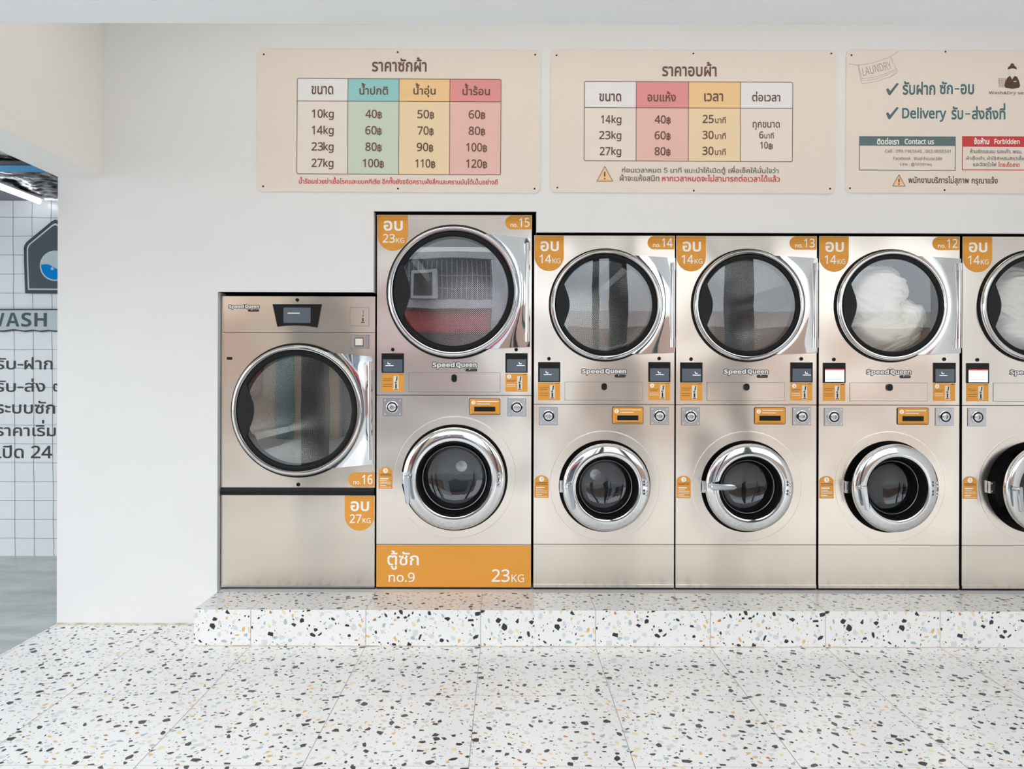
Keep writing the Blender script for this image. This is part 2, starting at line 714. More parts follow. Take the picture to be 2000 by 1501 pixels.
# stained joint along the foot of the wall
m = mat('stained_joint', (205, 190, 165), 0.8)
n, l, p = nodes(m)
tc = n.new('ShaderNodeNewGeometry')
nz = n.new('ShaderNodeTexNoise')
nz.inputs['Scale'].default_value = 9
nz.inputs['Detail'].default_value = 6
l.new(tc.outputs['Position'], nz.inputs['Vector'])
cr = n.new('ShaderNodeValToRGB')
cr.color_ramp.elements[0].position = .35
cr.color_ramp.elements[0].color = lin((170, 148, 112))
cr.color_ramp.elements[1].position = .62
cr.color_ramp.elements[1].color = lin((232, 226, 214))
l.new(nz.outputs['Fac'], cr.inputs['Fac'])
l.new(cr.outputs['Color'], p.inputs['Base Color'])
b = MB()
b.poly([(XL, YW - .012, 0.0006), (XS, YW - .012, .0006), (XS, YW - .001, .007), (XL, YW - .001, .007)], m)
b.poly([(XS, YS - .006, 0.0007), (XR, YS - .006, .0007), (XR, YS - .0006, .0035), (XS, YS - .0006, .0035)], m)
structure(b, 'trim_1')

# neighbouring bay: concrete floor, white tiled wall, foil ceiling
M_CONC = mat('polished_concrete', (150, 158, 162), 0.28, spec=0.5)
n, l, p = nodes(M_CONC)
tc = n.new('ShaderNodeTexCoord')
mp = n.new('ShaderNodeMapping')
mp.inputs['Scale'].default_value = (.8, 2.2, 1)
l.new(tc.outputs['Object'], mp.inputs['Vector'])
nz = n.new('ShaderNodeTexNoise')
nz.inputs['Scale'].default_value = 2.4
nz.inputs['Detail'].default_value = 7
nz.inputs['Roughness'].default_value = .65
l.new(mp.outputs['Vector'], nz.inputs['Vector'])
cr = n.new('ShaderNodeValToRGB')
cr.color_ramp.elements[0].position = .3
cr.color_ramp.elements[0].color = lin((142, 150, 150))
cr.color_ramp.elements[1].position = .7
cr.color_ramp.elements[1].color = lin((194, 199, 197))
l.new(nz.outputs['Fac'], cr.inputs['Fac'])
l.new(cr.outputs['Color'], p.inputs['Base Color'])
b = MB()
b.box(-9, XL, -1.2, 5.9, -.14, -.004, M_CONC)
structure(b, 'floor.002')
YT = 5.85
kt = YT / F
M_TILE = mat('glazed_white_tile', (232, 236, 237), 0.18)
M_GROUT = mat('dark_grout', (110, 114, 116), 0.8)
zt = CAM_Z + (737 - 393) * kt
b = MB()
b.box(-9, XL, YT, YT + .1, -.1, zt, M_TILE)
for i in range(-28, 1):
    base = 31.5 + 37.3 * (i + 2)
    if base > 150:
        continue
    xx = [(base - 7 * (1 - j / 20.) + rng.uniform(-.7, .7) - CX) * kt for j in range(21)]
    for j in range(20):
        za, zb = zt - .15 * j, zt - .15 * (j + 1)
        w = .0016
        b.poly([(xx[j] - w, YT - .0012, za), (xx[j + 1] - w, YT - .0012, zb), (xx[j + 1] + w, YT - .0012, zb), (xx[j] + w, YT - .0012, za)], M_GROUT)
for j in range(1, 19):
    z = zt - .148 * j + .012
    ps = [(-9 + .15 * q, z + rng.uniform(-.0022, .0022)) for q in range(44)]
    for a, c in zip(ps[:-1], ps[1:]):
        b.poly([(a[0], YT - .0012, a[1] - .0016), (c[0], YT - .0012, c[1] - .0016), (c[0], YT - .0012, c[1] + .0016), (a[0], YT - .0012, a[1] + .0016)], M_GROUT)
structure(b, 'wall_tiled')

M_FOIL = mat('foil_insulation', (150, 150, 150), 0.32, metal=0.9)
n, l, p = nodes(M_FOIL)
tc = n.new('ShaderNodeTexCoord')
nz = n.new('ShaderNodeTexNoise')
nz.inputs['Scale'].default_value = 14
nz.inputs['Detail'].default_value = 6
l.new(tc.outputs['Object'], nz.inputs['Vector'])
cr = n.new('ShaderNodeValToRGB')
cr.color_ramp.elements[0].position = .38
cr.color_ramp.elements[0].color = lin((70, 64, 60))
cr.color_ramp.elements[1].position = .66
cr.color_ramp.elements[1].color = lin((200, 200, 202))
l.new(nz.outputs['Fac'], cr.inputs['Fac'])
l.new(cr.outputs['Color'], p.inputs['Base Color'])
b = MB()
nx, ny = 170, 130
X0, X1, Y0, Y1 = -7.5, XL, 3.2, YT
for j in range(ny + 1):
    for i in range(nx + 1):
        x, y = X0 + (X1 - X0) * i / nx, Y0 + (Y1 - Y0) * j / ny
        d = .035 * abs(noise.noise(Vector((x * 3.5, y * 5, 1)))) + .03 * abs(noise.noise(Vector((x * 9, y * 16, 4)))) + .012 * abs(noise.noise(Vector((x * 24, y * 34, 7))))
        b.v.append((x, y, zt + .002 + d))
for j in range(ny):
    for i in range(nx):
        q = j * (nx + 1) + i
        b.face((q, q + 1, q + nx + 2, q + nx + 1), M_FOIL)
b.box(X0, X1, Y0, YT, zt + .2, zt + .26, M_FOIL)
structure(b, 'ceiling.001', True)
b = MB()
yb = (zt - CAM_Z) * F / (737 - 328.5)
b.box(-7.5, XL, yb - .075, yb + .075, zt - .012, zt - .002, mat('blue_paint', (34, 146, 196), 0.5))
b.box(-7.5, XL, yb - .17, yb - .075, zt - .010, zt - .002, M_BLACK)
structure(b, 'trim_2')
b = MB()
b.box(-7.5, -3.70, 5.15, YT - .001, zt - .006, zt - .001, mat('grey_ceiling_board', (120, 118, 132), 0.6))
structure(b, 'trim_3')


# ------------------------------------------------------------------ street seen only as reflections in the glass and chrome
def simple(name, mbd, label, cat, smooth=False):
    return tag(mbd.build(name, smooth=smooth), label, cat)


YO = -9.0
b = MB()
b.box(-40, 40, -30, -1.2, -.3, -.15, mat('asphalt', (168, 168, 168), 0.8))
b.box(-12, 12, -1.2, -.6, -.3, -.02, mat('pavement_concrete', (205, 203, 198), 0.8))
structure(b, 'street')
M_HG = mat('grey_house_wall', (92, 102, 112), 0.8)
M_PALE = mat('pale_render', (206, 210, 214), 0.8)
b = MB()
b.box(-3.6, -.15, YO - 4, YO, -.15, 4.36, M_HG)
b.box(-3.7, -.05, YO - .02, YO + .15, 4.36, 4.56, M_PALE)
b.box(-3.6, -.15, YO, YO + .3, 2.93, 3.16, M_PALE)
for i in range(24):
    x = -3.4 + i * .14
    b.box(x - .008, x + .008, YO + .05, YO + .06, 3.2, 4.3, M_PALE)
for z in (3.5, 3.85):
    b.box(-3.5, -.2, YO + .05, YO + .06, z, z + .014, M_PALE)
b.box(-.15, 1.1, YO - 4, YO - .2, -.15, 2.6, M_PALE)
b.box(-9, -3.6, YO - 4, YO + .4, -.15, 5.2, mat('timber_house', (168, 148, 130), 0.8))
b.box(-5.4, -4.9, YO + .4, YO + .45, -.1, 2.2, mat('teal_door', (84, 120, 122), 0.3))
b.box(-9, -5.8, YO + .4, YO + .6, 1.0, 2.6, mat('red_shutter', (122, 70, 62), 0.6))
structure(b, 'wall_street')
for x0, x1, y0, y1, cl in ((-2.24, -1.95, .05, .35, (72, 76, 80)), (1.15, 1.36, .15, .35, (52, 55, 58)), (.92, 1.0, .2, .28, (40, 42, 44)), (2.40, 2.71, .05, .35, (88, 93, 96))):
    b = MB()
    b.box(x0, x1, y0, y1, 0, 3.4, mat('pillar_%d' % cl[0], cl, 0.6))
    structure(b, 'pillar')
b = MB()
M_SAL = mat('salmon_render', (214, 202, 193), 0.8)
b.box(1.1, 15.0, YO - 5, YO - .3, -.15, 2.45, mat('rust_sheet', (152, 126, 112), 0.7))
b.box(1.0, 15.2, YO - 5, YO - .28, 2.45, 2.95, M_SAL)
b.box(-.15, 16, YO - 9, YO - 5.0, -.15, 7.0, mat('sky_block_render', (238, 241, 243), 0.8))  # tall block added to dim the sky reflected in the steel fronts
structure(b, 'wall_street.001')
b = MB()
b.prism([(YO + .02, 2.9), (YO + 1.0, 2.3), (YO + 1.0, 2.2), (YO + .02, 2.2)], 0, 1, mat('red_canvas', (168, 46, 54), 0.7))
b.v = [(-3.3 + 3.1 * y, x, z) for x, y, z in b.v]
structure(b, 'trim_4')
b = MB()
b.box(-2.41, -1.66, YO + .3, YO + .6, 3.17, 3.95, M_PALE)
b.box(-2.33, -1.78, YO + .6, YO + .605, 3.24, 3.86, mat('dark_grille', (60, 64, 68), 0.7))
structure(b, 'trim_5')


# ------------------------------------------------------------------ machines
def front_fn(cx, y=-.0012):
    return lambda px, py: ((px - cx) * K, y, (1151 - py) * K)


def arc(cx, cz, r, a0, a1, n):
    return [(cx + r * cos(radians(a0 + (a1 - a0) * i / n)), cz + r * sin(radians(a0 + (a1 - a0) * i / n))) for i in range(n + 1)]


def drum(parent, name, cx, cz, r, y0, y1, turn, lifters=3, hubr=None):
    me = bpy.data.meshes.new(name)
    v, f, uvs = [], [], []
    n, rows = 64, 6
    for j in range(rows + 1):
        for i in range(n + 1):
            a = 2 * pi * i / n
            v.append((cx + r * cos(a), y0 + (y1 - y0) * j / rows, cz + r * sin(a)))
            uvs.append((a * r, (y1 - y0) * j / rows))
    for j in range(rows):
        for i in range(n):
            q = j * (n + 1) + i
            f.append((q, q + 1, q + n + 2, q + n + 1))
    bb = len(v)
    for i in range(n):
        a = 2 * pi * i / n
        v.append((cx + r * cos(a), y1, cz + r * sin(a)))
        uvs.append((r * cos(a), r * sin(a)))
    f.append(tuple(range(bb, bb + n)))
    me.from_pydata(v, [], f)
    me.polygons.foreach_set('use_smooth', [True] * (len(f) - 1) + [False])
    ul = me.uv_layers.new(name='UVMap')
    for lp in me.loops:
        ul.data[lp.index].uv = uvs[lp.vertex_index]
    me.materials.append(M_PERF)
    o = lk(bpy.data.objects.new(name, me))
    o.parent = parent
    for q in range(lifters):
        a = radians(turn + 360.0 / lifters * q)
        m = MB()
        c, s_ = cos(a), sin(a)
        tr = lambda t, h: (cx + (r - h) * c - t * s_, cz + (r - h) * s_ + t * c)
        A, B_, C_, D_ = tr(-.07, .004), tr(-.02, .10), tr(.02, .10), tr(.07, .004)
        m.prism([A, B_, C_, D_], y0 + .04, y1 - .004, M_LIFT)
        m.build('drum_lifter', o)
    return o


def dryer_door(root, cx, cz, s, hw, plate, turn, fpx, lifters=3):
    """round chrome door; s = ring radius in metres; plate = ((top left), (top right), (bottom right), (bottom left)) photo pixels"""
    k = s / 108.0
    d = MB()
    d.lathe(cx, cz, [(s * 1.0, 0.0), (s * 1.002, -.022), (s * .994, -.031), (s * .978, -.036), (s * .955, -.0375), (s * .932, -.036), (s * .918, -.030), (s * .910, -.02)], M_CHROME, 128)
    door = d.build('dryer_door', root)
    g = MB()
    g.lathe(cx, cz, [(s * 1.035, -.002), (s * 1.02, -.010), (s * .99, -.008)], M_RUBBER, 96)
    g.build('outer_seal', door)
    g = MB()
    g.lathe(cx, cz, [(s * .915, -.028), (s * .885, -.033), (s * .85, -.030), (s * .832, -.016), (s * .825, .03)], M_RUBBER, 96)
    g.build('gasket', door)
    g = MB()
    R = s * .85
    g.lathe(cx, cz, [(R, -.022), (R * .8, -.0228), (R * .5, -.0234), (R * .02, -.0236)], M_DGLASS, 64, cap1=True)
    g.build('door_glass', door)
    # finger pull on the left
    g = MB()
    pts = arc(cx, cz, s * .905, 150, 210, 20)
    zt_, zb_ = pts[0][1], pts[-1][1]
    n = 16
    for i in range(1, n):
        t = i / n
        pts.append((cx - s * (.775 - .115 * sin(pi * t) ** 1.6), zb_ + (zt_ - zb_) * t))
    g.prism([p for p in pts[::-1]][::-1], -.034, -.024, M_PULL)
    g.build('finger_pull', door)
    # hinge plate
    (tlx, tly), (trx, tr_y), (brx, bry), (blx, bly) = [(fpx(a, b_)[0], fpx(a, b_)[2]) for a, b_ in plate]
    g = MB()
    aT, aB = atan2(tly - cz, tlx - cx), atan2(bly - cz, blx - cx)
    nu, nv = 14, 20
    for j in range(nv + 1):
        t = j / nv
        a = aT + (aB - aT) * t
        lx, lz = cx + s * .97 * cos(a), cz + s * .97 * sin(a)
        rx, rz = trx + (brx - trx) * t, tr_y + (bry - tr_y) * t
        for i in range(nu + 1):
            u = i / nu
            y = -.030 - .004 * sin(pi * min(1, u * 1.1)) + .016 * u * u
            g.v.append((lx + (rx - lx) * u, y, lz + (rz - lz) * u))
    for j in range(nv):
        for i in range(nu):
            q = j * (nu + 1) + i
            g.face((q, q + nu + 1, q + nu + 2, q + 1), M_CHROME2)
    b0 = len(g.v)
    ring = [i for i in range(nu + 1)] + [(j + 1) * (nu + 1) - 1 for j in range(1, nv + 1)] + [nv * (nu + 1) + i for i in range(nu - 1, -1, -1)]
    g.v += [(g.v[i][0], -.006, g.v[i][2]) for i in ring]
    for q in range(len(ring) - 1):
        g.face((ring[q], ring[q + 1], b0 + q + 1, b0 + q), M_CHROME2)
    g.build('hinge_plate', door)
    g = MB()
    hx = trx - .012
    zz0, zz1 = bry + .03, tr_y - .03
    g.tube([(hx, -.026, zz0), (hx, -.026, zz1)], .0095, M_CHROME, 12)
    g.tube([(hx, -.026, zz0 - .002), (hx, -.026, zz0 + .05)], .012, M_CHROME, 12)
    g.tube([(hx, -.026, zz1 - .04), (hx, -.026, zz1 + .002)], .012, M_CHROME, 12)
    g.build('hinge_rod', door)
    drum(root, 'dryer_drum', cx, cz, s * 1.12, .05, .78, turn, lifters)
    return door


def washer_door(root, cx, cz, R, ri, ang, hand, fan):
    """porthole door hinged on the right; R outer, ri inner radius of the chrome; ang = how far it stands open; hand = handle angle"""
    hx = cx + R * 1.02
    d = MB()
    x0, z0 = -R * 1.02, 0.0
    d.lathe(x0, z0, [(R * .99, -.030), (R * 1.0, -.046), (R * .99, -.056), (R * .97, -.061), (ri + (R - ri) * .70, -.0655), (ri + (R - ri) * .38, -.0695), (ri + (R - ri) * .14, -.071), (ri * 1.01, -.068), (ri * .985, -.06), (ri * .98, -.04)], M_CHROME, 128)
    d.lathe(x0, z0, [(R * .99, -.030), (ri * .985, -.030)], M_SATIN, 96)
    door = d.build('washer_door', root)
    door.location = (hx, 0, cz)
    door.rotation_euler = (0, 0, radians(ang))
    g = MB()
    g.lathe(x0, z0, [(ri * .985, -.060), (ri * .965, -.064), (ri * .93, -.040), (ri * .88, -.005), (ri * .85, .012), (ri * .82, .02)], M_RUBBER, 96)
    g.build('gasket', door)
    g = MB()
    g.lathe(x0, z0, [(ri * .875, -.010), (ri * .86, -.016), (ri * .84, -.014), (ri * .82, .006)], mat('rim_grey', (120, 122, 125), .3, 1.0), 96)
    g.build('glass_rim', door)
    g = MB()
    q = ri * .83
    g.lathe(x0, z0, [(q, .000), (q * .97, .030), (q * .90, .055), (q * .76, .068), (q * .55, .075), (q * .3, .079), (q * .02, .080)], M_WGLASS, 64, cap1=True)
    g.build('door_glass', door)
    # handle
    g = MB()
    px, pz = x0 - (R + ri) / 2 * 1.04, .012
    a = radians(hand)
    dx, dz = cos(a), sin(a)
    L = R * .50
    g.tube([(px - dx * .006, -.078, pz), (px, -.112, pz)], [.013, .012], M_HAND, 14)
    nx_, nz_ = -dz, dx
    o_ = []
    for t, w in ((-.12, .006), (-.09, .015), (.0, .018), (.4, .016), (.8, .0145), (.95, .012), (1.0, .005)):
        o_.append((t * L, w))
    up = [(px + dx * t + nx_ * w, pz + dz * t + nz_ * w) for t, w in o_]
    dn = [(px + dx * t - nx_ * w, pz + dz * t - nz_ * w) for t, w in o_][::-1]
    out = dn + up
    bb = len(g.v)
    nn = len(out)
    cxm, czm = sum(p[0] for p in out) / nn, sum(p[1] for p in out) / nn
    for sc_, yy in ((1, -.112), (1, -.122), (.75, -.127)):
        g.v += [(cxm + (p[0] - cxm) * (1 if sc_ == 1 else .97), yy, czm + (p[1] - czm) * (1 if sc_ == 1 else .97)) if sc_ == 1 else
                (p[0] * .6 + (px + dx * max(0, min(L, (p[0] - px) * dx + (p[1] - pz) * dz))) * .4, yy, p[1] * .6 + (pz + dz * max(0, min(L, (p[0] - px) * dx + (p[1] - pz) * dz))) * .4) for p in out]
    for j in range(2):
        for i in range(nn):
            i2 = (i + 1) % nn
            g.face((bb + j * nn + i, bb + j * nn + i2, bb + (j + 1) * nn + i2, bb + (j + 1) * nn + i), M_HAND)
    g.face(range(bb + 2 * nn, bb + 3 * nn), M_HAND)
    g.face(range(bb + nn - 1, bb - 1, -1), M_HAND)
    g.build('handle', door)
    for zz in (-.036, -.018, .016, .034):
        g = MB()
        g.lathe(x0 + (R + ri) / 2 * 1.02, zz, [(.0075, -.080), (.007, -.090), (.004, -.093)], M_SATIN, 14, cap1=True)
        g.build('hinge_screw', door)
    # latch stub on the cabinet side
    g = MB()
    g.box(cx - R * 1.045, cx - R * .93, -.026, .0, cz - .034, cz + .034, M_SATIN)
    for zz in (-.022, .022):
        g.lathe(cx - R * 1.0, cz + zz, [(.006, -.026), (.005, -.030)], M_CHROME, 12, cap1=True)
    g.build('door_latch', root)
    # black opening behind the door and the wash drum
    g = MB()
    g.lathe(cx, cz, [(R * 1.045, -.001), (R * 1.04, .012), (R * .86, .016), (R * .80, .09)], M_BLACK, 96)
    g.build('door_seat', root)
    g = MB()
    g.lathe(cx, cz, [(R * .80, .09), (R * .92, .10), (R * .94, .46), (R * .02, .47)], M_WDRUM, 64, cap1=True)
    wd = g.build('washer_drum', root)
    g = MB()
    if fan:
        g.lathe(cx + fan[0], cz + fan[1], [(.036, .47), (.035, .452), (.012, .450), (.011, .440), (.002, .439)], M_SATIN, 32, cap1=True)
        g.build('drum_hub', wd)
    return door


def badge_capacity(root, fn, x0, x1, y0, y1, top, num, name='capacity_badge'):
    m = MB()
    r = (x1 - x0) / 2
    pts = [(x1, y0), (x0, y0)] + [(x0 + r - r * cos(pi * i / 20), y1 - r + r * sin(pi * i / 20)) for i in range(21)]
    m.poly([fn(*p) for p in pts[::-1]], M_ORANGE)
    f2 = lambda px, py: (fn(px, py)[0], fn(px, py)[1] - .0005, fn(px, py)[2])
    w, h = x1 - x0, y1 - y0
    text(m, 'อบ', M_WHITE, (x0 + w * .20, y0 + h * .155, x0 + w * .83, y0 + h * .44), f2, .022)
    text(m, num, M_WHITE, (x0 + w * .17, y0 + h * .53, x0 + w * .57, y0 + h * .78), f2, .012)
    text(m, 'KG', M_WHITE, (x0 + w * .61, y0 + h * .64, x0 + w * .88, y0 + h * .78), f2, .008)
    return m.build(name, root, smooth=False)


def badge_number(root, fn, x0, x1, y0, y1, num):
    m = MB()
    r = (y1 - y0) / 2
    pts = [(x1, y1), (x1, y0)] + [(x0 + r - r * sin(pi * i / 20), y0 + r - r * cos(pi * i / 20)) for i in range(21)]
    m.poly([fn(*p) for p in pts], M_ORANGE)
    f2 = lambda px, py: (fn(px, py)[0], fn(px, py)[1] - .0005, fn(px, py)[2])
    w, h = x1 - x0, y1 - y0
    text(m, 'no.', M_WHITE, (x0 + w * .20, y0 + h * .60, x0 + w * .48, y0 + h * .84), f2, .02)
    text(m, num, M_WHITE, (x0 + w * .53, y0 + h * .16, x0 + w * .93, y0 + h * .84), f2, .012)
    return m.build('number_badge', root, smooth=False)


def control(root, fn, x0, y0, x1, y1, lit=False, shift=0.25):
    """black control panel with its small screen"""
    a, c = fn(x0, y1), fn(x1, y0)
    m = MB()
    m.box(a[0], c[0], -.006, .02, a[2], c[2], M_BLACK)
    o = m.build('control_panel', root, smooth=False)
    m = MB()
    sx0, sx1 = x0 + (x1 - x0) * .07, x1 - (x1 - x0) * .06
    sy0, sy1 = y0 + (y1 - y0) * .31, y1 - (y1 - y0) * .05
    f1 = lambda px, py: (fn(px, py)[0], -.0066, fn(px, py)[2])
    f2 = lambda px, py: (fn(px, py)[0], -.0070, fn(px, py)[2])
    if lit:
        rect(m, sx0, sy0, sx1, sy1, mat('lit_screen', (200, 215, 220), 0.3, emit=(225, 240, 245), estr=0.8), f1)
        rect(m, sx0, sy0, sx1, sy0 + 2.2, mat('lit_red', (200, 60, 60), 0.3, emit=(230, 70, 70), estr=0.7), f2)
        rect(m, sx0 + 2, sy1 - 5, sx1 - 3, sy1 - 4.3, mat('lit_grey', (120, 140, 150), 0.3), f2)
    else:
        rect(m, sx0, sy0, sx1, sy1, mat('idle_screen', (70, 78, 86), 0.15, emit=(92, 102, 112), estr=0.35), f1)
        w, h = sx1 - sx0, sy1 - sy0
        lx = sx0 + w * shift
        MI = mat('screen_white', (220, 226, 230), 0.3, emit=(235, 240, 245), estr=0.6)
        stroke(m, [(lx, sy0 + h * .5), (lx + w * .42, sy0 + h * .5)], 1.1, MI, f2)
        stroke(m, [(lx + w * .12, sy0 + h * .22), (lx + w * .14, sy0 + h * .36), (lx + w * .26, sy0 + h * .36)], 1.2, MI, f2)
    m.build('screen', o, smooth=False)
    return o


def card_label(root, fn, x0, y0, x1, y1, num=None):
    """orange how-to-pay label with a white picture of a card reader"""
    m = MB()
    rect(m, x0, y0, x1, y1, M_ORANGE, fn)
    f2 = lambda px, py: (fn(px, py)[0], fn(px, py)[1] - .0005, fn(px, py)[2])
    f3 = lambda px, py: (fn(px, py)[0], fn(px, py)[1] - .0009, fn(px, py)[2])
    w, h = x1 - x0, y1 - y0
    rect(m, x0 + w * .53, y0 + h * .14, x0 + w * .76, y1 - h * .08, mat('label_white', (232, 226, 214), .6), f2)
    cx_ = x0 + w * .645
    stroke(m, [(cx_ + w * .05, y0 + h * .17), (cx_ + w * .02, y0 + h * .42)], 2.2, M_BLACKP, f3)
    disc(m, cx_ - w * .01, y0 + h * .5, 2.2, M_GREYP, f3, 10)
    stroke(m, [(cx_, y0 + h * .58), (cx_, y0 + h * .82)], 3.0, M_BLACKP, f3)
    stroke(m, [(cx_ - w * .08, y0 + h * .87), (cx_ + w * .08, y0 + h * .87)], 1.6, M_BLACKP, f3)
    if num:
        disc(m, x0 + w * .17, y0 + h * .17, w * .1, M_WHITE, f2, 16)
        text(m, num, M_ORANGE, (x0 + w * .14, y0 + h * .11, x0 + w * .20, y0 + h * .23), f3, .02)
        ys = ((.38, .42, M_BROWNP), (.46, .36, M_BROWNP), (.60, .40, M_WHITE), (.70, .42, M_WHITE))
    else:
        ys = ((.30, .44, M_BROWNP), (.40, .38, M_BROWNP), (.60, .44, M_BROWNP), (.72, .40, M_BROWNP))
    for yy, ww, mm in ys:
        stroke(m, [(x0 + w * .05, y0 + h * yy), (x0 + w * (.05 + ww), y0 + h * yy)], .8, mm, f2)
    stroke(m, [(x0 + w * .8, y0 + h * .06), (x0 + w * .95, y0 + h * .06)], 1.0, M_BROWNP, f2)
    return m.build('payment_label', root, smooth=False)


def coin_lock(root, fn, x0, y0, x1, y1, tint=None):
    a, c = fn(x0, y1), fn(x1, y0)
    m = MB()
    mt = tint or M_SATIN
    m.box(a[0] - .0015, c[0] + .0015, -.002, .004, a[2] - .0015, c[2] + .0015, M_CAB)
    m.box(a[0], c[0], -.004, .004, a[2], c[2], mt)
    for sx in (0, 1):
        for sz in (0, 1):
            xx, zz = a[0] + (c[0] - a[0]) * (.1 + .8 * sx), a[2] + (c[2] - a[2]) * (.1 + .8 * sz)
            m.lathe(xx, zz, [(.0055, -.004), (.005, -.0065), (.002, -.007)], M_SATIN, 10, cap1=True)
    o = m.build('coin_box', root)
    cx, cz = (a[0] + c[0]) / 2, (a[2] + c[2]) / 2
    m = MB()
    m.lathe(cx, cz, [(.034, -.004), (.034, -.012), (.030, -.013), (.0275, -.006), (.0225, -.006), (.0225, -.016), (.019, -.018), (.010, -.0185), (.0095, -.014), (.001, -.014)],
            [M_SATIN, M_CHROME, M_BLACK, M_BLACK, M_SATIN, M_CHROME, M_SATIN, M_BLACK, M_SATIN], 40, cap1=True)
    m.build('lock', o)
    return o


def slot_plate(root, fn, x0, y0, x1, y1):
    m = MB()
    f1 = lambda px, py: (fn(px, py)[0], -.0045, fn(px, py)[2])
    f2 = lambda px, py: (fn(px, py)[0], -.0050, fn(px, py)[2])
    f3 = lambda px, py: (fn(px, py)[0], -.0054, fn(px, py)[2])
    pts = [(fn(*p)[0], fn(*p)[2]) for p in rounded(x0, y0, x1, y1, 3)]
    m.prism(pts, -.0042, .0, M_BLACK)
    rect(m, x0 + 1, y0 + 1, x1 - 1, y1 - 1, M_ORANGE, f1, 2.5)
    w, h = x1 - x0, y1 - y0
    disc(m, x0 + w * .14, y0 + h * .25, h * .13, M_WHITE, f2, 16)
    text(m, '2', M_ORANGE, (x0 + w * .115, y0 + h * .17, x0 + w * .165, y0 + h * .33), f3, .02)
    stroke(m, [(x0 + w * .26, y0 + h * .18), (x0 + w * .92, y0 + h * .18)], 1.3, M_WHITE, f2)
    stroke(m, [(x0 + w * .26, y0 + h * .33), (x0 + w * .68, y0 + h * .33)], 1.2, M_WHITE, f2)
    stroke(m, [(x0 + w * .08, y0 + h * .91), (x0 + w * .92, y0 + h * .91)], 1.0, M_BROWNP, f2)
    o = m.build('slot_plate', root, smooth=False)
    m = MB()
    a, c = fn(x0 + w * .165, y0 + h * .78), fn(x0 + w * .835, y0 + h * .50)
    m.box(a[0], c[0], -.0075, -.003, a[2], c[2], M_BLACK)
    m.box(a[0] + .016, c[0] - .016, -.0095, -.0074, a[2] + .004, c[2] - .002, M_RUBBER)
    m.build('slot', o, smooth=False)
    return o


def step_label(root, fn, x0, y0, x1, y1):
    m = MB()
    w, h = x1 - x0, y1 - y0
    r = w / 2
    pts = [(x1, y1), (x1, y0 + r * .8)] + [(x0 + r + r * cos(pi * i / 16), y0 + r * .8 - r * .8 * sin(pi * i / 16)) for i in range(1, 16)] + [(x0, y0 + r * .8), (x0, y1)]
    m.poly([fn(*p) for p in pts], M_ORANGE)
    f2 = lambda px, py: (fn(px, py)[0], fn(px, py)[1] - .0005, fn(px, py)[2])
    f3 = lambda px, py: (fn(px, py)[0], fn(px, py)[1] - .0009, fn(px, py)[2])
    disc(m, x0 + w * .5, y0 + h * .17, w * .18, M_WHITE, f2, 16)
    text(m, '1', M_ORANGE, (x0 + w * .45, y0 + h * .11, x0 + w * .55, y0 + h * .23), f3, .02)
    for yy, a, c, mm, t in ((.335, .1, .9, M_BROWNP, 1.2), (.40, .1, .92, M_BROWNP, .9), (.54, .12, .72, M_WHITE, 2.2), (.63, .12, .6, M_WHITE, .9), (.70, .12, .9, M_WHITE, .9),
                            (.77, .12, .9, M_WHITE, .9), (.86, .12, .55, M_WHITE, 1.6), (.93, .12, .9, M_WHITE, .9)):
        stroke(m, [(x0 + w * a, y0 + h * yy), (x0 + w * c, y0 + h * yy)], t, mm, f2)
    return m.build('step_label', root, smooth=False)


M_LOGOD = mat('logo_dark', (66, 66, 70), .5)
M_LOGOW = mat('logo_white', (236, 234, 230), .5)


def logo(root, fn, x0, y0, x1, y1, tagbox):
    m = MB()
    f1 = lambda px, py: (fn(px, py)[0], -.0012, fn(px, py)[2])
    f2 = lambda px, py: (fn(px, py)[0], -.0018, fn(px, py)[2])
    f3 = lambda px, py: (fn(px, py)[0], -.0024, fn(px, py)[2])
    w = x1 - x0
    for t, a, c in (('Speed', x0, x0 + w * .50), ('Queen', x0 + w * .53, x1)):
        yy = y1 + (1.0 if t == 'Speed' else 0.0)
        text(m, t, M_LOGOD, (a, y0, c, yy), f1, .085, 3, grow=1.4, table=BOLD)
        text(m, t, M_LOGOW, (a, y0, c, yy), f2, .02, 3, table=BOLD)
    a, b_, c, d = tagbox
    rect(m, a, b_, c, d, M_BLACKP, f2, (d - b_) * .45)
    stroke(m, [(a + (c - a) * .3, (b_ + d) / 2), (a + (c - a) * .42, b_ + .5)], .8, M_WHITE, f3)
    stroke(m, [(a + (c - a) * .45, (b_ + d) / 2), (c - 2, (b_ + d) / 2)], 1.0, M_GREYP, f3)
    return m.build('logo_lettering', root, smooth=False)


def keyhole(root, fn, px, py, r=3.6):
    x, _, z = fn(px, py)
    m = MB()
    R = r * K
    m.lathe(x, z, [(R, 0), (R * .95, -.004), (R * .6, -.005), (R * .5, -.002)], M_BLACK, 18, cap1=True)
    return m.build('keyhole', root)


def feet(root, w, d, xs):
    for sx in xs:
        m = MB()
        m.v = []
        m.tube([(sx, .05, 0.0), (sx, .05, .006), (sx, .05, .007), (sx, .05, .03)], [.022, .022, .01, .01], M_SATIN, 12)
        m.build('foot', root)


def cabinet(root, x0, x1, z0, z1, depth=.95):
    m = MB()
    m.box(x0, x1, .02, depth, z0, z1, M_CAB, skip='f')
    m.box(x0 + .001, x1 - .001, .012, .04, z0 - .013, z0 + .0, M_BLACK)
    return m.build('cabinet', root, smooth=False)


def emboss(m, cx, cz, r):
    m.lathe(cx, cz, [(r * 1.01, .0001), (r, -.0007), (r * .99, .0001)], M_STEEL, 96)


RING = []   # dryer positions for the laundry


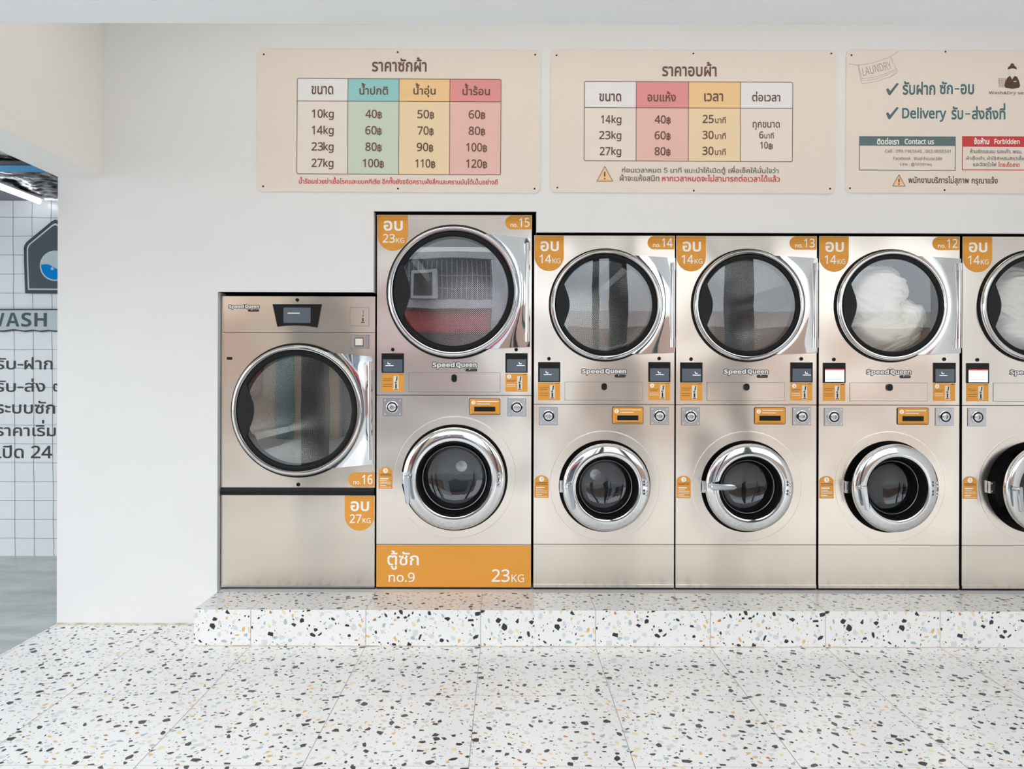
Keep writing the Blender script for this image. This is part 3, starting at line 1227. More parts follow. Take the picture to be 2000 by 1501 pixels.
def stack14(cx0, num, ang, hand, turn, lit=False, label='', red=False, shifts=(.2, .3), fan=None):
    """stacked dryer over washer; photo pixels of the machine whose left edge is 1320 are shifted to cx0"""
    cxp = 1457.5
    root = empty('stacked_washer_dryer', ((cx0 - CX) * K, YM, SZ))
    tag(root, label, 'washing machine', 'stacked washer dryers in the wall niche')
    fn = front_fn(cxp)
    X = lambda px: (px - cxp) * K
    Z = lambda py: (1151 - py) * K
    w2 = 137.2 * K
    zt_, zdv, zk = Z(459.5), Z(789), Z(1062)
    cabinet(root, -w2, w2, .014, zt_)
    dcx, dcz, s = X(1459.5), Z(595), 107 * K
    m = MB()
    m.plate_hole(-w2, w2, zdv + .002, zt_, dcx, dcz, s * .93, 0, .022, M_STEEL)
    m.build('dryer_panel', root)
    wcx, wcz, R, ri = X(1459), Z(948), 86 * K * .985, 61.5 * K * .985
    m = MB()
    m.plate_hole(-w2, w2, zk + .0015, zdv - .0015, wcx, wcz, 89.6 * K, 0, .022, M_STEEL)
    emboss(m, wcx, wcz, 107 * K)
    m.build('washer_panel', root)
    m = MB()
    m.box(-w2, w2, 0, .022, .014, zk - .0015, M_STEEL2)
    m.box(-w2, w2, -.004, .0, .014, .032, M_STEEL2)
    m.build('kick_panel', root, smooth=False)
    m = MB()
    m.box(X(1380.4), X(1532.6), -.0012, .0, Z(781.1), Z(745.1), M_CAB)
    m.box(X(1381), X(1532), -.0024, .0, Z(780.5), Z(745.7), M_STEEL)
    lp = m.build('lint_panel', root, smooth=False)
    m = MB()
    pts = [(X(px), Z(py)) for px, py in rounded(1452, 747.5, 1462.5, 761, 5)]
    m.prism(pts, -.014, -.002, M_BLACK)
    m.build('lock', lp)
    dryer_door(root, dcx, dcz, s, w2, ((1502, 493), (1594.6, 503.5), (1594.6, 687), (1503, 698.5)), turn, fn, 0 if lit else 3)
    washer_door(root, wcx, wcz, R, ri, ang, hand, fan)
    badge_capacity(root, fn, 1321, 1378, 460, 529, 'อบ', '14')
    badge_number(root, fn, 1541.5, 1594, 460, 486, num)
    keyhole(root, fn, 1349.5, 700)
    keyhole(root, fn, 1564.7, 699)
    control(root, fn, 1328.5, 706.6, 1371.6, 745.7, lit, shifts[0])
    control(root, fn, 1543.8, 706, 1586.5, 745, False, shifts[1])
    card_label(root, fn, 1328.5, 746.6, 1371.6, 781)
    card_label(root, fn, 1543.8, 746, 1586.5, 780.5, '3')
    logo(root, fn, 1414, 719.5, 1500, 730, (1478, 730.5, 1499.5, 736.3))
    coin_lock(root, fn, 1331, 795, 1366.6, 829)
    coin_lock(root, fn, 1547.8, 794.5, 1583.5, 828)
    slot_plate(root, fn, 1473, 793.5, 1534, 827)
    step_label(root, fn, 1321.8, 927.5, 1349.7, 971.4)
    feet(root, w2, .8, (-w2 * .72, w2 * .72))
    RING.append((root, dcx, dcz, s))
    return root


def stack23():
    cxp = 887.0
    root = empty('stacked_washer_dryer', ((cxp - CX) * K, YM, SZ))
    tag(root, 'tallest stacked washer dryer, number 15 badge, orange base panel reading no.9', 'washing machine', 'stacked washer dryers in the wall niche')
    fn = front_fn(cxp)
    X = lambda px: (px - cxp) * K
    Z = lambda py: (1151 - py) * K
    w2 = 151 * K
    zt_, zdv, zk = Z(420), Z(772), Z(1063)
    cabinet(root, -w2, w2, .014, zt_)
    dcx, dcz, s = X(885.5), Z(570), 127 * K
    m = MB()
    m.plate_hole(-w2, w2, zdv + .002, zt_, dcx, dcz, s * .93, 0, .022, M_STEEL)
    m.build('dryer_panel', root)
    wcx, wcz, R, ri = X(888.5), Z(932.4), 101 * K * .98, 74 * K * .98
    m = MB()
    m.plate_hole(-w2, w2, zk + .0015, zdv - .0015, wcx, wcz, 103.8 * K, 0, .022, M_STEEL)
    emboss(m, wcx, wcz, 119 * K)
    m.build('washer_panel', root)
    m = MB()
    m.box(-w2, w2, 0, .022, .014, zk - .0015, M_STEEL2)
    f1 = lambda px, py: (X(px), -.001, Z(py))
    f2 = lambda px, py: (X(px), -.0016, Z(py))
    rect(m, 736.2, 1064.5, 1037.8, 1146.5, M_ORANGE, f1)
    text(m, 'ตู้ซัก', M_WHITE, (757.5, 1075, 819, 1112.5), f2, .012)
    text(m, 'no.9', M_WHITE, (760, 1118, 811, 1136.5), f2, .008)
    text(m, '23', M_WHITE, (961.5, 1111, 996.5, 1136), f2, .010)
    text(m, 'KG', M_WHITE, (1000, 1121, 1024.5, 1136), f2, .004)
    m.build('kick_panel', root, smooth=False)
    m = MB()
    m.box(X(798.4), X(977.1), -.0012, .0, Z(765.6), Z(727.4), M_CAB)
    m.box(X(799), X(976.5), -.0024, .0, Z(765), Z(728), M_STEEL)
    lp = m.build('lint_panel', root, smooth=False)
    m = MB()
    m.prism([(X(px), Z(py)) for px, py in rounded(882, 731, 892.5, 746, 5)], -.014, -.002, M_BLACK)
    m.build('lock', lp)
    dryer_door(root, dcx, dcz, s, w2, ((939, 451), (1034, 466), (1035, 677), (939, 690)), 20, fn)
    washer_door(root, wcx, wcz, R, ri, 0, -86, (.012, .012))
    badge_capacity(root, fn, 737, 796, 420.8, 490, 'อบ', '23')
    badge_number(root, fn, 986, 1037, 421, 447.6, '15')
    keyhole(root, fn, 767, 683)
    keyhole(root, fn, 1008, 682.5)
    control(root, fn, 745.5, 690.4, 789, 728.3, False, .12)
    control(root, fn, 987, 689.5, 1030.5, 727.5, False, .5)
    card_label(root, fn, 745.5, 729.5, 789, 765)
    card_label(root, fn, 987, 729, 1030.5, 764.5, '3')
    logo(root, fn, 845, 707.5, 931, 719, (909, 719.6, 932, 725.2))
    coin_lock(root, fn, 748.6, 778.6, 785, 812)
    coin_lock(root, fn, 991.7, 778.2, 1027.5, 812)
    slot_plate(root, fn, 916.4, 778, 977.5, 810)
    step_label(root, fn, 740, 912, 767, 954.5)
    feet(root, w2, .8, (-w2 * .72, w2 * .72))
    return root


def dryer27():
    cxp = 582.5
    root = empty('tumble_dryer', ((cxp - CX) * K, YM, SZ))
    tag(root, 'low single steel tumble dryer with number 16 badge and black bar across', 'dryer')
    fn = front_fn(cxp)
    X = lambda px: (px - cxp) * K
    Z = lambda py: (1151 - py) * K
    w2 = 150 * K
    zt_ = Z(579.5)
    cabinet(root, -w2, w2, .014, zt_)
    m = MB()
    m.box(-w2, w2, 0, .022, Z(649.5), zt_, M_STEEL)
    top = m.build('control_fascia', root, smooth=False)
    dcx, dcz, s = X(582.5), Z(802), 127 * K
    m = MB()
    m.plate_hole(-w2, w2, Z(953), Z(650.5), dcx, dcz, s * .93, 0, .022, M_STEEL)
    m.box(X(443), X(453.5), -.001, .0, Z(703.6), Z(698.3), M_BLACK)
    m.build('dryer_panel', root)
    m = MB()
    zc, y0 = (Z(952.5) + Z(967.8)) / 2, 0
    hh = (Z(952.5) - Z(967.8)) / 2
    pr = [(-.002, -hh), (-.012, -hh * .9), (-.018, -hh * .4), (-.019, 0), (-.018, hh * .4), (-.012, hh * .9), (-.002, hh)]
    bb = len(m.v)
    for x in (X(433.5), X(732.5)):
        m.v += [(x, p[0], zc + p[1]) for p in pr]
    for i in range(len(pr) - 1):
        m.face((i, 7 + i, 8 + i, i + 1), M_BLACK)
    m.face(range(0, 7), M_BLACK)
    m.face(range(13, 6, -1), M_BLACK)
    m.face((6, 13, 7, 0), M_BLACK)
    m.build('trim_bar', root)
    m = MB()
    m.box(-w2, w2, 0, .022, .022, Z(968), M_STEEL2)
    m.box(-w2, w2, -.003, .02, .010, .022, M_SATIN)
    m.build('kick_panel', root, smooth=False)
    # slanted display
    m = MB()
    outl = [(532.4, 595), (542, 639), (560, 637), (581, 636.4), (602, 637.5), (620, 640.5), (628.4, 595)]
    m.prism([(X(a), Z(c)) for a, c in outl], -.006, .0, M_BLACK)
    cp = m.build('control_panel', root, smooth=False)
    m = MB()
    f1 = lambda px, py: (X(px), -.0068, Z(py))
    f2 = lambda px, py: (X(px), -.0073, Z(py))
    rect(m, 554, 601.6, 607, 631.6, mat('idle_screen', (70, 78, 86), 0.15, emit=(92, 102, 112), estr=0.35), f1)
    stroke(m, [(562, 612.5), (586, 612.5)], 1.1, mat('screen_white', (220, 226, 230), 0.3, emit=(235, 240, 245), estr=0.6), f2)
    m.build('screen', cp, smooth=False)
    keyhole(root, fn, 580.4, 586.6)
    keyhole(root, fn, 583.2, 946.8, 4)
    logo(root, fn, 447, 596.5, 505.5, 604, (484, 605, 505.6, 609.6))
    m = MB()
    m.box(X(683.4), X(720.6), -.0008, .0, Z(637.1), Z(600.7), M_CAB)
    m.box(X(684), X(720), -.0015, .0, Z(636.5), Z(601.3), M_STEEL)
    f1 = lambda px, py: (X(px), -.002, Z(py))
    stroke(m, [(709, 606), (709.5, 614)], 1.2, M_GREYP, f1)
    disc(m, 708.8, 617, 1.6, M_GREYP, f1, 10)
    stroke(m, [(708.5, 621.5), (708.5, 628)], 2.4, M_BLACKP, f1)
    stroke(m, [(705, 630), (712, 630)], 1.4, M_BLACKP, f1)
    m.build('card_reader', root, smooth=False)
    m = MB()
    m.box(X(685), X(720.8), -.002, .002, Z(680.9), Z(654.7), M_CAB)
    m.box(X(685.5), X(720.3), -.004, .002, Z(680.4), Z(655.2), M_SATIN)
    cb = m.build('coin_box', root, smooth=False)
    m = MB()
    m.box(X(693), X(711), -.012, -.003, Z(677), Z(660), M_CHROME)
    m.box(X(695), X(709), -.016, -.011, Z(675), Z(662), mat('label_white', (232, 226, 214), .6))
    m.build('lock', cb, smooth=False)
    dryer_door(root, dcx, dcz, s, w2, ((629, 682), (728, 697), (729, 906.5), (633, 921.4)), -30, fn)
    badge_number(root, fn, 680.5, 731.8, 923, 950.5, '16')
    badge_capacity(root, fn, 674, 731.5, 968.5, 1036.6, 'อบ', '27')
    feet(root, w2, .8, (-w2 * .86, w2 * .85))
    return root


dryer27()
stack23()
stack14(1180.0, '14', 3, -78, 60, False, 'stacked washer dryer with number 14 badge, next to the tallest unit', fan=(.002, .006))
stack14(1457.5, '13', 0, 0, 15, False, 'stacked washer dryer with number 13 badge and handle pointing sideways', shifts=(.55, .55))
stack14(1736.5, '12', 3, -80, 40, True, 'stacked washer dryer with number 12 badge and white sheets behind its glass', shifts=(.2, .2))
stack14(2016.5, '11', 8, -85, 40, True, 'stacked washer dryer at the right edge of the photo with its washer door ajar')


# laundry behind two of the dryer windows
def sheets(root, dcx, dcz, s, seed, label):
    m = MB()
    bm = bmesh.new()
    M_SHEET = mat('white_cotton', (252, 249, 241), 0.9, spec=0.1)
    ca, sa = cos(radians(seed * 4 - 4)), sin(radians(seed * 4 - 4))
    lobes = ((-.12, .40, .58, .36, -12, .125), (-.36, .02, .44, .27, -24, .115), (.04, -.06, .30, .44, 22, .13), (-.16, -.46, .62, .33, 14, .105),
             (.46, -.24, .34, .38, -48, .16), (.30, -.56, .44, .27, 30, .14))
    for q, (lx, lz, ru, rv, rot, oy) in enumerate(lobes):
        r = bmesh.ops.create_icosphere(bm, subdivisions=6, radius=1.0)
        c, si = cos(radians(rot)), sin(radians(rot))
        off = Vector((seed * 3.1 + q * 7.3, seed + q * 1.7, q * 2.9))
        px, pz = lx * ca - lz * sa, lx * sa + lz * ca
        for v in r['verts']:
            p = v.co.copy()
            wv = noise.noise_vector(p * 1.1 + off)
            u, w, d_ = p.x + wv.x * .55, p.z + wv.y * .35, p.y + wv.z * .35
            f1 = 1 - 2 * abs(noise.noise(Vector((u * .9, d_ * 1.8, w * 2.6)) + off))
            f2 = 1 - 2 * abs(noise.noise(Vector((u * 1.4, d_ * 3.5, w * 6.0)) + off * 1.3))
            k = 1 + .13 * f1 + .055 * f2 + .12 * noise.noise(p * 1.2 + off)
            a, b_ = p.x * ru * k, p.z * rv * k
            x, z = (px + a * c - b_ * si) * s, (pz + a * si + b_ * c) * s
            y = oy + p.y * k * .125
            d = sqrt(x * x + z * z)
            t = min(1, max(0, (d / s - .60) / .18))
            y0 = -.012 + .050 * t * t * (3 - 2 * t)
            if y < y0 + .06:
                y = y0 + .06 * math.exp((y - y0 - .06) / .06)
            lim = s * (.80 if y < .06 else 1.0)
            if d > lim:
                x, z = x * lim / d, z * lim / d
            v.co = (dcx + x, y, dcz + z)
    me = bpy.data.meshes.new('bed_sheet')
    bm.to_mesh(me)
    bm.free()
    me.materials.append(M_SHEET)
    me.polygons.foreach_set('use_smooth', [True] * len(me.polygons))
    o = lk(bpy.data.objects.new('bed_sheet', me))
    o.location = root.location
    tag(o, label, 'laundry', 'white sheets tumbling in the dryers')


sheets(*RING[2], 1.0, 'white cotton sheets crumpled in the drum of dryer number 12')
sheets(*RING[3], 4.0, 'white cotton sheets in the dryer at the right edge of the photo')


# ------------------------------------------------------------------ price boards
M_BEIGE = mat('beige_board', (236, 224, 212), 0.55, spec=0.3)
M_SCREW = mat('dark_screw', (52, 44, 40), 0.5, metal=.5)
YP = YW - .006


def board(label, x0, y0, x1, y1, screws):
    root = empty('sign_board', (0, 0, 0))
    tag(root, label, 'sign', 'printed boards on the wall above the machines')
    m = MB()
    m.prism([P(a, c, YP) for a, c in rounded(x0, y0, x1, y1, 10, 6)], YP, YW - .0004, M_BEIGE)
    cxw, czw = P((x0 + x1) / 2, (y0 + y1) / 2, YP)
    m.build('panel', root, smooth=False)
    for sx, sy in screws:
        m = MB()
        x, z = P(sx, sy, YP)
        m.lathe(x, z, [(.0052, YP), (.0046, YP - .002), (.0015, YP - .0026)], M_SCREW, 12, cap1=True)
        m.build('screw', root)
    return root


def pf(h):
    return lambda px, py: (P(px, py, YP)[0], YP - h, P(px, py, YP)[1])


def crop(ox, oy, sc_):
    """measurements taken in an enlarged view -> photo pixels"""
    return lambda *b_: tuple((v / sc_ + (ox if i % 2 == 0 else oy)) for i, v in enumerate(b_))


def price(m, t, x0, x1, top, base, c):
    """number with the small baht sign behind it"""
    text(m, t, M_BROWNP, c(x0, top, x1 - 33, base), pf(.0016), .018)
    text(m, '฿', M_BROWNP, c(x1 - 29, top + 10, x1, base + 7), pf(.0016), .014)


def cells(m, xs, ys, heads, bodies, c):
    f0, f1 = pf(.0006), pf(.0012)
    for i in range(4):
        a = c(xs[i], ys[0], xs[i + 1], ys[1])
        d = c(xs[i], ys[1], xs[i + 1], ys[2])
        rect(m, *a, mat('cell_%d_%d_%d' % heads[i], heads[i], .55, spec=.3), f0)
        rect(m, *d, mat('cell_%d_%d_%d' % bodies[i], bodies[i], .55, spec=.3), f0)
    a = c(xs[0], ys[0], xs[4], ys[2])
    w = 1.2
    stroke(m, rounded(*a, 3), w, M_BROWNP, f1, True)
    f1 = pf(.0010)
    for i in (1, 2, 3):
        q = c(xs[i], ys[0], xs[i], ys[2])
        stroke(m, [q[:2], q[2:]], w, M_BROWNP, f1)
    q = c(xs[0], ys[1], xs[4], ys[1])
    stroke(m, [q[:2], q[2:]], w, M_BROWNP, pf(.0014))


def warn(m, a, b_, d, c):
    f1, f2, f3 = pf(.0008), pf(.0012), pf(.0016)
    A, B_, D_ = c(*a), c(*b_), c(*d)
    rpoly(m, [B_, D_, A], mat('warning_fill', (246, 204, 158), .55), f1)
    stroke(m, [A, B_, D_], 1.0, M_BROWNP, f2, True)
    ax, ay = A
    h = B_[1] - A[1]
    stroke(m, [(ax, ay + h * .36), (ax, ay + h * .68)], 2.4, mat('dark_brown_print', (84, 54, 40), .6), f3)
    disc(m, ax, ay + h * .83, 1.5, mat('dark_brown_print', (84, 54, 40), .6), f3, 10)


HW, HT, HO, HP = (238, 236, 236), (152, 209, 209), (246, 207, 152), (233, 154, 154)
BW, BT, BO, BP = (238, 228, 218), (208, 219, 204), (244, 219, 182), (238, 194, 184)

c1 = crop(480, 80, 2000 / 590.)
r1 = board('beige price board with blue, orange and pink columns above the tallest unit', 500, 98, 1053, 376,
           [c1(*q) for q in ((108, 97), (995, 78), (1905, 90), (108, 970), (1001, 981), (1905, 977))])
m = MB()
cells(m, (331, 667, 1005, 1342, 1680), (255, 404, 886), (HW, HT, HO, HP), (BW, BT, BO, BP), c1)
g = pf(.0016)
text(m, 'ขนาด', M_BROWNP, c1(425, 304, 570, 361), g, .02)
text(m, 'น้ำปกติ', M_BROWNP, c1(743, 283, 932, 361), g, .02)
text(m, 'น้ำอุ่น', M_BROWNP, c1(1100, 283, 1248, 376), g, .02)
text(m, 'น้ำร้อน', M_BROWNP, c1(1425, 283, 1607, 361), g, .02)
for i, kg in enumerate(('10', '14', '23', '27')):
    top, base = 459 + 108.6 * i, 516 + 108.6 * i
    wn = 74 if kg != '23' else 77
    text(m, kg, M_BROWNP, c1(428, top, 428 + wn, base), g, .018)
    text(m, 'kg', M_BROWNP, c1(506, top, 574, base + 14), g, .018)
for i, (a, q) in enumerate((('40', (783, 893)), ('60', (783, 892)), ('80', (784, 893)), ('100', (767, 908)))):
    price(m, a, *q, 459 + 108.6 * i, 516 + 108.6 * i, c1)
for i, (a, q) in enumerate((('50', (1127, 1238)), ('70', (1129, 1236)), ('90', (1124, 1234)), ('110', (1115, 1248)))):
    price(m, a, *q, 459 + 108.6 * i, 516 + 108.6 * i, c1)
for i, (a, q) in enumerate((('60', (1467, 1577)), ('80', (1467, 1577)), ('100', (1451, 1590)), ('120', (1451, 1591)))):
    price(m, a, *q, 459 + 108.6 * i, 516 + 108.6 * i, c1)
m.build('price_table', r1, smooth=False)
m = MB()
text(m, 'ราคาซักผ้า', M_BROWNP, c1(825, 112, 1187, 208), g, .02)
m.build('title_lettering', r1, smooth=False)
m = MB()
text(m, 'น้ำร้อนช่วยฆ่าเชื้อโรคและแบคทีเรีย', M_REDP, c1(345, 906, 883, 951), g, .012, 3)
text(m, 'อีกทั้งยังขจัดคราบฝังลึกและคราบมันได้เป็นอย่างดี', M_REDP, c1(897, 904, 1662, 951), g, .012, 3)
m.build('note_lettering', r1, smooth=False)

c2 = crop(1060, 80, 2000 / 580.)
r2 = board('beige price board with one pink and one orange column, warning triangle below', 1073, 96.5, 1628.5, 374.5,
           [c2(*q) for q in ((82, 95), (1003, 78), (1932, 73), (92, 985), (1011, 1001), (1928, 983))])
m = MB()
cells(m, (271, 620, 972, 1322, 1673), (269, 445, 803), (HW, HP, HO, HW), (BW, BP, BO, BW), c2)
text(m, 'ขนาด', M_BROWNP, c2(370, 350, 519, 404), g, .02)
text(m, 'อบแห้ง', M_BROWNP, c2(695, 333, 887, 403), g, .02)
text(m, 'เวลา', M_BROWNP, c2(1077, 345, 1205, 400), g, .02)
text(m, 'ต่อเวลา', M_BROWNP, c2(1400, 332, 1590, 399), g, .02)
for i, (kg, x0) in enumerate((('14', 383), ('23', 371), ('27', 376))):
    top, base = 496 + 107 * i, 552 + 107 * i
    text(m, kg, M_BROWNP, c2(x0, top, 448, base), g, .018)
    text(m, 'kg', M_BROWNP, c2(454, top, 521, base + 13), g, .018)
    price(m, ('40', '60', '80')[i], 745, 853, top - 1, base - 1, c2)
    text(m, ('25', '30', '30')[i], M_BROWNP, c2(1067, top - 6, 1142, base - 5), g, .018)
    text(m, 'นาที', M_BROWNP, c2(1151, top + 6, 1224, base - 5), g, .014)
text(m, 'ทุกขนาด', M_BROWNP, c2(1405, 536, 1587, 592), g, .014)
text(m, '6', M_BROWNP, c2(1448, 600, 1478, 648), g, .018)
text(m, 'นาที', M_BROWNP, c2(1483, 607, 1547, 648), g, .014)
price(m, '10', 1456, 1541, 669, 717, c2)
m.build('price_table', r2, smooth=False)
m = MB()
text(m, 'ราคาอบผ้า', M_BROWNP, c2(793, 134, 1160, 233), g, .02)
m.build('title_lettering', r2, smooth=False)
m = MB()
warn(m, (410, 842), (358, 940), (465, 940), c2)
text(m, 'ก่อนเวลาหมด 5 นาที แนะนำให้เปิดตู้ เพื่อเช็คให้มั่นใจว่า', M_GREYP, c2(525, 833, 1580, 893), g, .012, 3)
text(m, 'ผ้าจะแห้งสนิท', M_GREYP, c2(512, 893, 778, 939), g, .012, 3)
text(m, 'หากเวลาหมดจะไม่สามารถต่อเวลาได้แล้ว', M_REDP, c2(797, 893, 1590, 939), g, .014, 3)
m.build('warning_note', r2, smooth=False)

c3 = crop(1640, 80, 1689 / 360.)
r3 = board('beige notice board with two tick marks, a slate contact box and a red box', 1650, 94, 2204, 372.5,
           [c3(*q) for q in ((92, 114), (953, 78), (85, 1332), (952, 1344))])
M_SLATE = mat('slate_print', (84, 108, 112), .55)
M_CONT = mat('contact_slate', (94, 116, 120), .55)
f0, f1, f2 = pf(.0006), pf(.0012), pf(.0018)
M_ICON = mat('dark_brown_print', (84, 54, 40), .6)
m = MB()
rect(m, *c3(167, 855, 1050, 941), M_CONT, f0)
stroke(m, rounded(*c3(170, 858, 1048, 1165), 0), 1.6, M_CONT, pf(.0003), True)
text(m, 'ติดต่อเรา', M_WHITE, c3(330, 868, 530, 931), f1, .03)
text(m, 'Contact us', M_WHITE, c3(583, 877, 852, 927), f1, .024)
text(m, 'Call : 099-1965645 , 062-9656541', M_GREYP, c3(405, 974, 1005, 1010), f1, 0, 3)
text(m, 'Facebook : Washhouse.bkk', M_GREYP, c3(482, 1040, 930, 1072), f1, 0, 3)
text(m, 'Line : @501ttrwq', M_GREYP, c3(543, 1096, 832, 1130), f1, 0, 3)
m.build('contact_box', r3, smooth=False)
m = MB()
rect(m, *c3(1112, 850, 1998, 946), M_REDP, f0)
stroke(m, rounded(*c3(1114, 853, 1996, 1158), 0), 1.6, M_REDP, pf(.0003), True)
text(m, 'ข้อห้าม', M_WHITE, c3(1218, 862, 1358, 924), f1, .03)
text(m, 'Forbidden', M_WHITE, c3(1405, 872, 1637, 921), f1, .024)
text(m, 'ห้ามซักและอบ รองเท้า, พรม,', M_GREYP, c3(1185, 965, 1658, 1012), f1, .008, 3)
text(m, 'ผ้าเช็ดเท้า, ผ้าใช้สำหรับสัตว์เลี้ยง', M_GREYP, c3(1150, 1024, 1702, 1072), f1, .008, 3)
text(m, 'และวัตถุไวไฟ', M_GREYP, c3(1212, 1086, 1425, 1136), f1, .008, 3)
text(m, 'โดยเด็ดขาด', M_REDP, c3(1442, 1084, 1637, 1130), f1, .014, 3)
m.build('forbidden_box', r3, smooth=False)
m = MB()
warn(m, (533, 1206), (476, 1310), (589, 1310), c3)
text(m, 'พนักงานบริการไม่สุภาพ', M_ICON, c3(620, 1216, 1175, 1302), f1, .012, 3)
text(m, 'กรุณาแจ้ง', M_ICON, c3(1198, 1218, 1438, 1302), f1, .012, 3)
m.build('warning_note', r3, smooth=False)
for dy, items in ((0, (('รับฝาก', (560, 348, 862, 476), .03), ('ซัก', (900, 348, 1022, 470), .03), ('-', (1036, 412, 1082, 424), .0), ('อบ', (1092, 372, 1217, 470), .03))),
                  (220, (('Delivery', (557, 588, 964, 722), .03), ('รับ', (1008, 576, 1118, 700), .03), ('-', (1134, 640, 1182, 653), .0), ('ส่งถึงที่', (1196, 546, 1505, 697), .03)))):
    m = MB()
    q = [(410, 426), (430, 412), (448, 440), (508, 366), (530, 372), (447, 482), (432, 476)]
    q = [(a, c + dy) for a, c in q]
    stroke(m, [c3(*p) for p in q], 1.6, M_WHITE, f0, True)
    rpoly(m, [c3(*p) for p in (q[0], q[6], q[5], q[2], q[1])], M_SLATE, f1)
    rpoly(m, [c3(*p) for p in (q[2], q[5], q[4], q[3])], M_SLATE, f1)
    for t, bx, _b in items:
        text(m, t, M_WHITE, c3(*bx), f1, .075, grow=1.0)
        text(m, t, M_SLATE, c3(*bx), f2, .032)
    m.build('service_line', r3, smooth=False)
m = MB()
disc(m, *c3(1566, 196), 3.6, M_ICON, pf(.0003), 20, 3.4)
rpoly(m, [c3(1566 + 42 * cos(t), 238 - 42 * sin(t)) for t in [pi * i / 12 for i in range(13)]], M_ICON, f0)
rpoly(m, [c3(*p) for p in ((1530, 236), (1566, 226), (1604, 236), (1606, 262), (1596, 284), (1584, 296), (1582, 312), (1562, 326), (1548, 306), (1548, 294), (1532, 276))], mat('pale_skin_print', (236, 224, 210), .6), f1)
rpoly(m, [c3(*p) for p in ((1524, 310), (1546, 296), (1564, 330), (1586, 296), (1610, 306), (1628, 344), (1638, 388), (1624, 406), (1566, 414), (1508, 406), (1494, 386), (1504, 344))], M_ICON, f2)
rect(m, *c3(1578, 344, 1602, 351), M_WHITE, pf(.0022))
for i in range(6):
    stroke(m, [c3(1436 + i * 14, 320), c3(1448 + i * 11, 404)], .45, M_BROWNP, f0)
for y in (320, 336, 353, 370, 387):
    stroke(m, [c3(1434 + (y - 320) * .12, y), c3(1516, y)], .45, M_BROWNP, f0)
text(m, 'Wash&Dry service', M_BROWNP, c3(1352, 436, 1780, 474), f1, .004)
m.build('service_pictogram', r3, smooth=False)
m = MB()
LN = .5
M_LINE = mat('line_drawing', (150, 130, 124), .6)
for ln in ([(65, 195), (150, 203), (220, 197), (290, 182), (360, 160), (420, 137), (470, 112), (525, 78)], [(150, 203), (165, 270), (186, 375)], [(158, 200), (172, 268), (192, 330)],
           [(455, 124), (482, 190), (515, 262)], [(446, 128), (470, 190)], [(182, 330), (250, 322), (330, 306), (400, 283), (450, 262), (503, 236)], [(186, 345), (250, 342), (330, 326), (410, 296), (505, 250)],
           [(190, 372), (260, 366), (330, 350), (400, 322), (440, 318), (512, 276)], [(440, 318), (460, 300), (512, 262)]):
    stroke(m, [c3(*p) for p in ln], LN, M_LINE, f0)
text(m, 'LAUNDRY', M_LINE, (c3(190, 232), c3(440, 165), c3(470, 232), c3(200, 305)), f0, -.012)
m.build('towel_drawing', r3, smooth=False)


# ------------------------------------------------------------------ signs on the tiled wall of the neighbouring bay
def tf(h):
    return lambda px, py: (P(px, py, YT)[0], YT - h, P(px, py, YT)[1])


M_NAVY = mat('slate_board', (62, 76, 86), .5)
M_EDGE = mat('board_edge', (46, 58, 64), .5)
M_LITE = mat('pale_board', (196, 208, 214), .5)
M_AQUA = mat('aqua_print', (0, 140, 222), .7, spec=.1)
root = tag(empty('logo_sign', (0, 0, 0)), 'slate house-shaped logo board half hidden by the wall on white tiles', 'sign')
m = MB()
outl = [(53, 578), (50.5, 520), (50, 490), (51.5, 484), (55, 479), (104, 438), (111, 434.5), (118, 438), (167, 479), (170.5, 484), (172, 490), (171.5, 520), (169, 578)]
outl = outl[::-1] if False else outl
m.prism([P(a, c, YT) for a, c in outl][::-1], YT - .03, YT - .001, M_EDGE)
inn = [(111 + (a - 111) * .905, 512 + (c - 512) * .905) for a, c in outl]
rpoly(m, inn[::-1], M_LITE, tf(.0306))
inn = [(111 + (a - 111) * .86, 512 + (c - 512) * .86) for a, c in outl]
rpoly(m, inn[::-1], M_NAVY, tf(.0312))
m.build('board', root, smooth=False)
m = MB()
disc(m, 111, 524.5, 29.5, M_LITE, tf(.0318), 40)
wave = [(111 + 26.8 * cos(t), 524.5 + 26.8 * sin(t)) for t in [radians(10 + 176 * i / 24) for i in range(25)]]
wave += [(86, 522.5), (90, 521.5), (97, 521.5), (104, 524), (111, 529), (118, 532), (126, 531), (133, 529)]
rpoly(m, wave[::-1], M_AQUA, tf(.0324))
disc(m, 106, 530, 3, M_LITE, tf(.033), 14)
m.build('emblem', root, smooth=False)

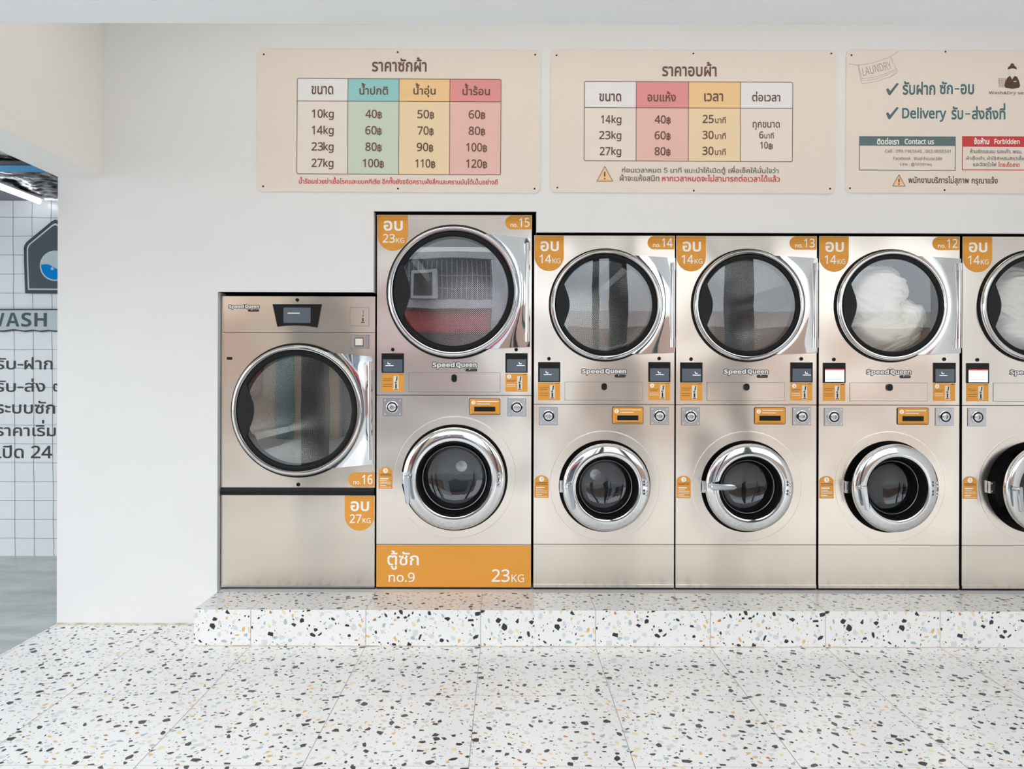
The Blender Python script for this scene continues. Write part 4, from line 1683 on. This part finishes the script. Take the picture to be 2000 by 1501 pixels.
root = tag(empty('name_sign', (0, 0, 0)), 'pale cut-out letter board reading WASH on the white tiled wall', 'sign')
m = MB()
outl = [(-30, 609), (108, 608), (240, 608), (240, 652), (108, 652.5), (98, 651), (82, 653), (67, 651), (50, 653), (30, 650), (10, 653), (-30, 652)]
m.prism([P(a, c, YT) for a, c in outl][::-1], YT - .025, YT - .001, M_EDGE)
rpoly(m, [(a if a in (-30, 240) else a, 630.3 + (c - 630.3) * .88) for a, c in outl][::-1], M_LITE, tf(.0256))
m.build('board', root, smooth=False)
m = MB()
text(m, 'W', M_NAVY, (-23, 616.5, 12.5, 642.5), tf(.0262), 0.0, table=BOLD)
text(m, 'A', M_NAVY, (15.5, 616, 41.5, 642.8), tf(.0262), 0.0, table=BOLD)
text(m, 'S', M_NAVY, (45, 615.5, 65, 643.2), tf(.0262), 0.0, table=BOLD)
text(m, 'H', M_NAVY, (70.5, 616, 95, 642.5), tf(.0262), 0.0, table=BOLD)
m.build('lettering', root, smooth=False)

M_INK = mat('wall_lettering', (38, 34, 38), .45)
root = tag(empty('vinyl_lettering', (0, 0, 0)), 'five lines of black stick-on Thai lettering on the white tiled wall', 'lettering')
q = tf(.0022)
for items in ((('รับ', (-9, 702, 31, 726.3)), ('-', (34.3, 715.4, 45.5, 718.6)), ('ฝาก', (47.7, 702, 103, 726))),
              (('รับ', (-9, 746, 31, 770.3)), ('-', (34.3, 759.4, 46.5, 762.6)), ('ส่ง', (48.3, 743.5, 88.5, 769.8)), ('ต', (104, 753, 119, 769))),
              (('ระบบซัก', (-8, 787, 108, 812.5)),), (('ราคาเริ่ม', (-8, 824.5, 109.6, 856.3)),), (('เปิด 24', (-4, 874, 102.7, 899.5)),)):
    m = MB()
    for t, bx in items:
        text(m, t, M_INK, bx, q, .0 if t == '-' else .012)
    m.build('text_line', root, smooth=False)

# tube light under the foil ceiling
root = tag(empty('tube_light', (-3.63, 4.9, zt)), 'glowing white tube light under the foil ceiling beyond the wall', 'light')
m = MB()
m.box(-.03, .03, -1.2, .9, -.012, .0, mat('fitting_white', (225, 228, 230), .5))
m.build('fitting', root, smooth=False)
m = MB()
m.tube([(0, -1.18, -.028), (0, .88, -.028)], .018, mat('tube_glow', (255, 255, 255), .4, emit=(245, 248, 255), estr=6.0), 14)
m.build('tube', root)
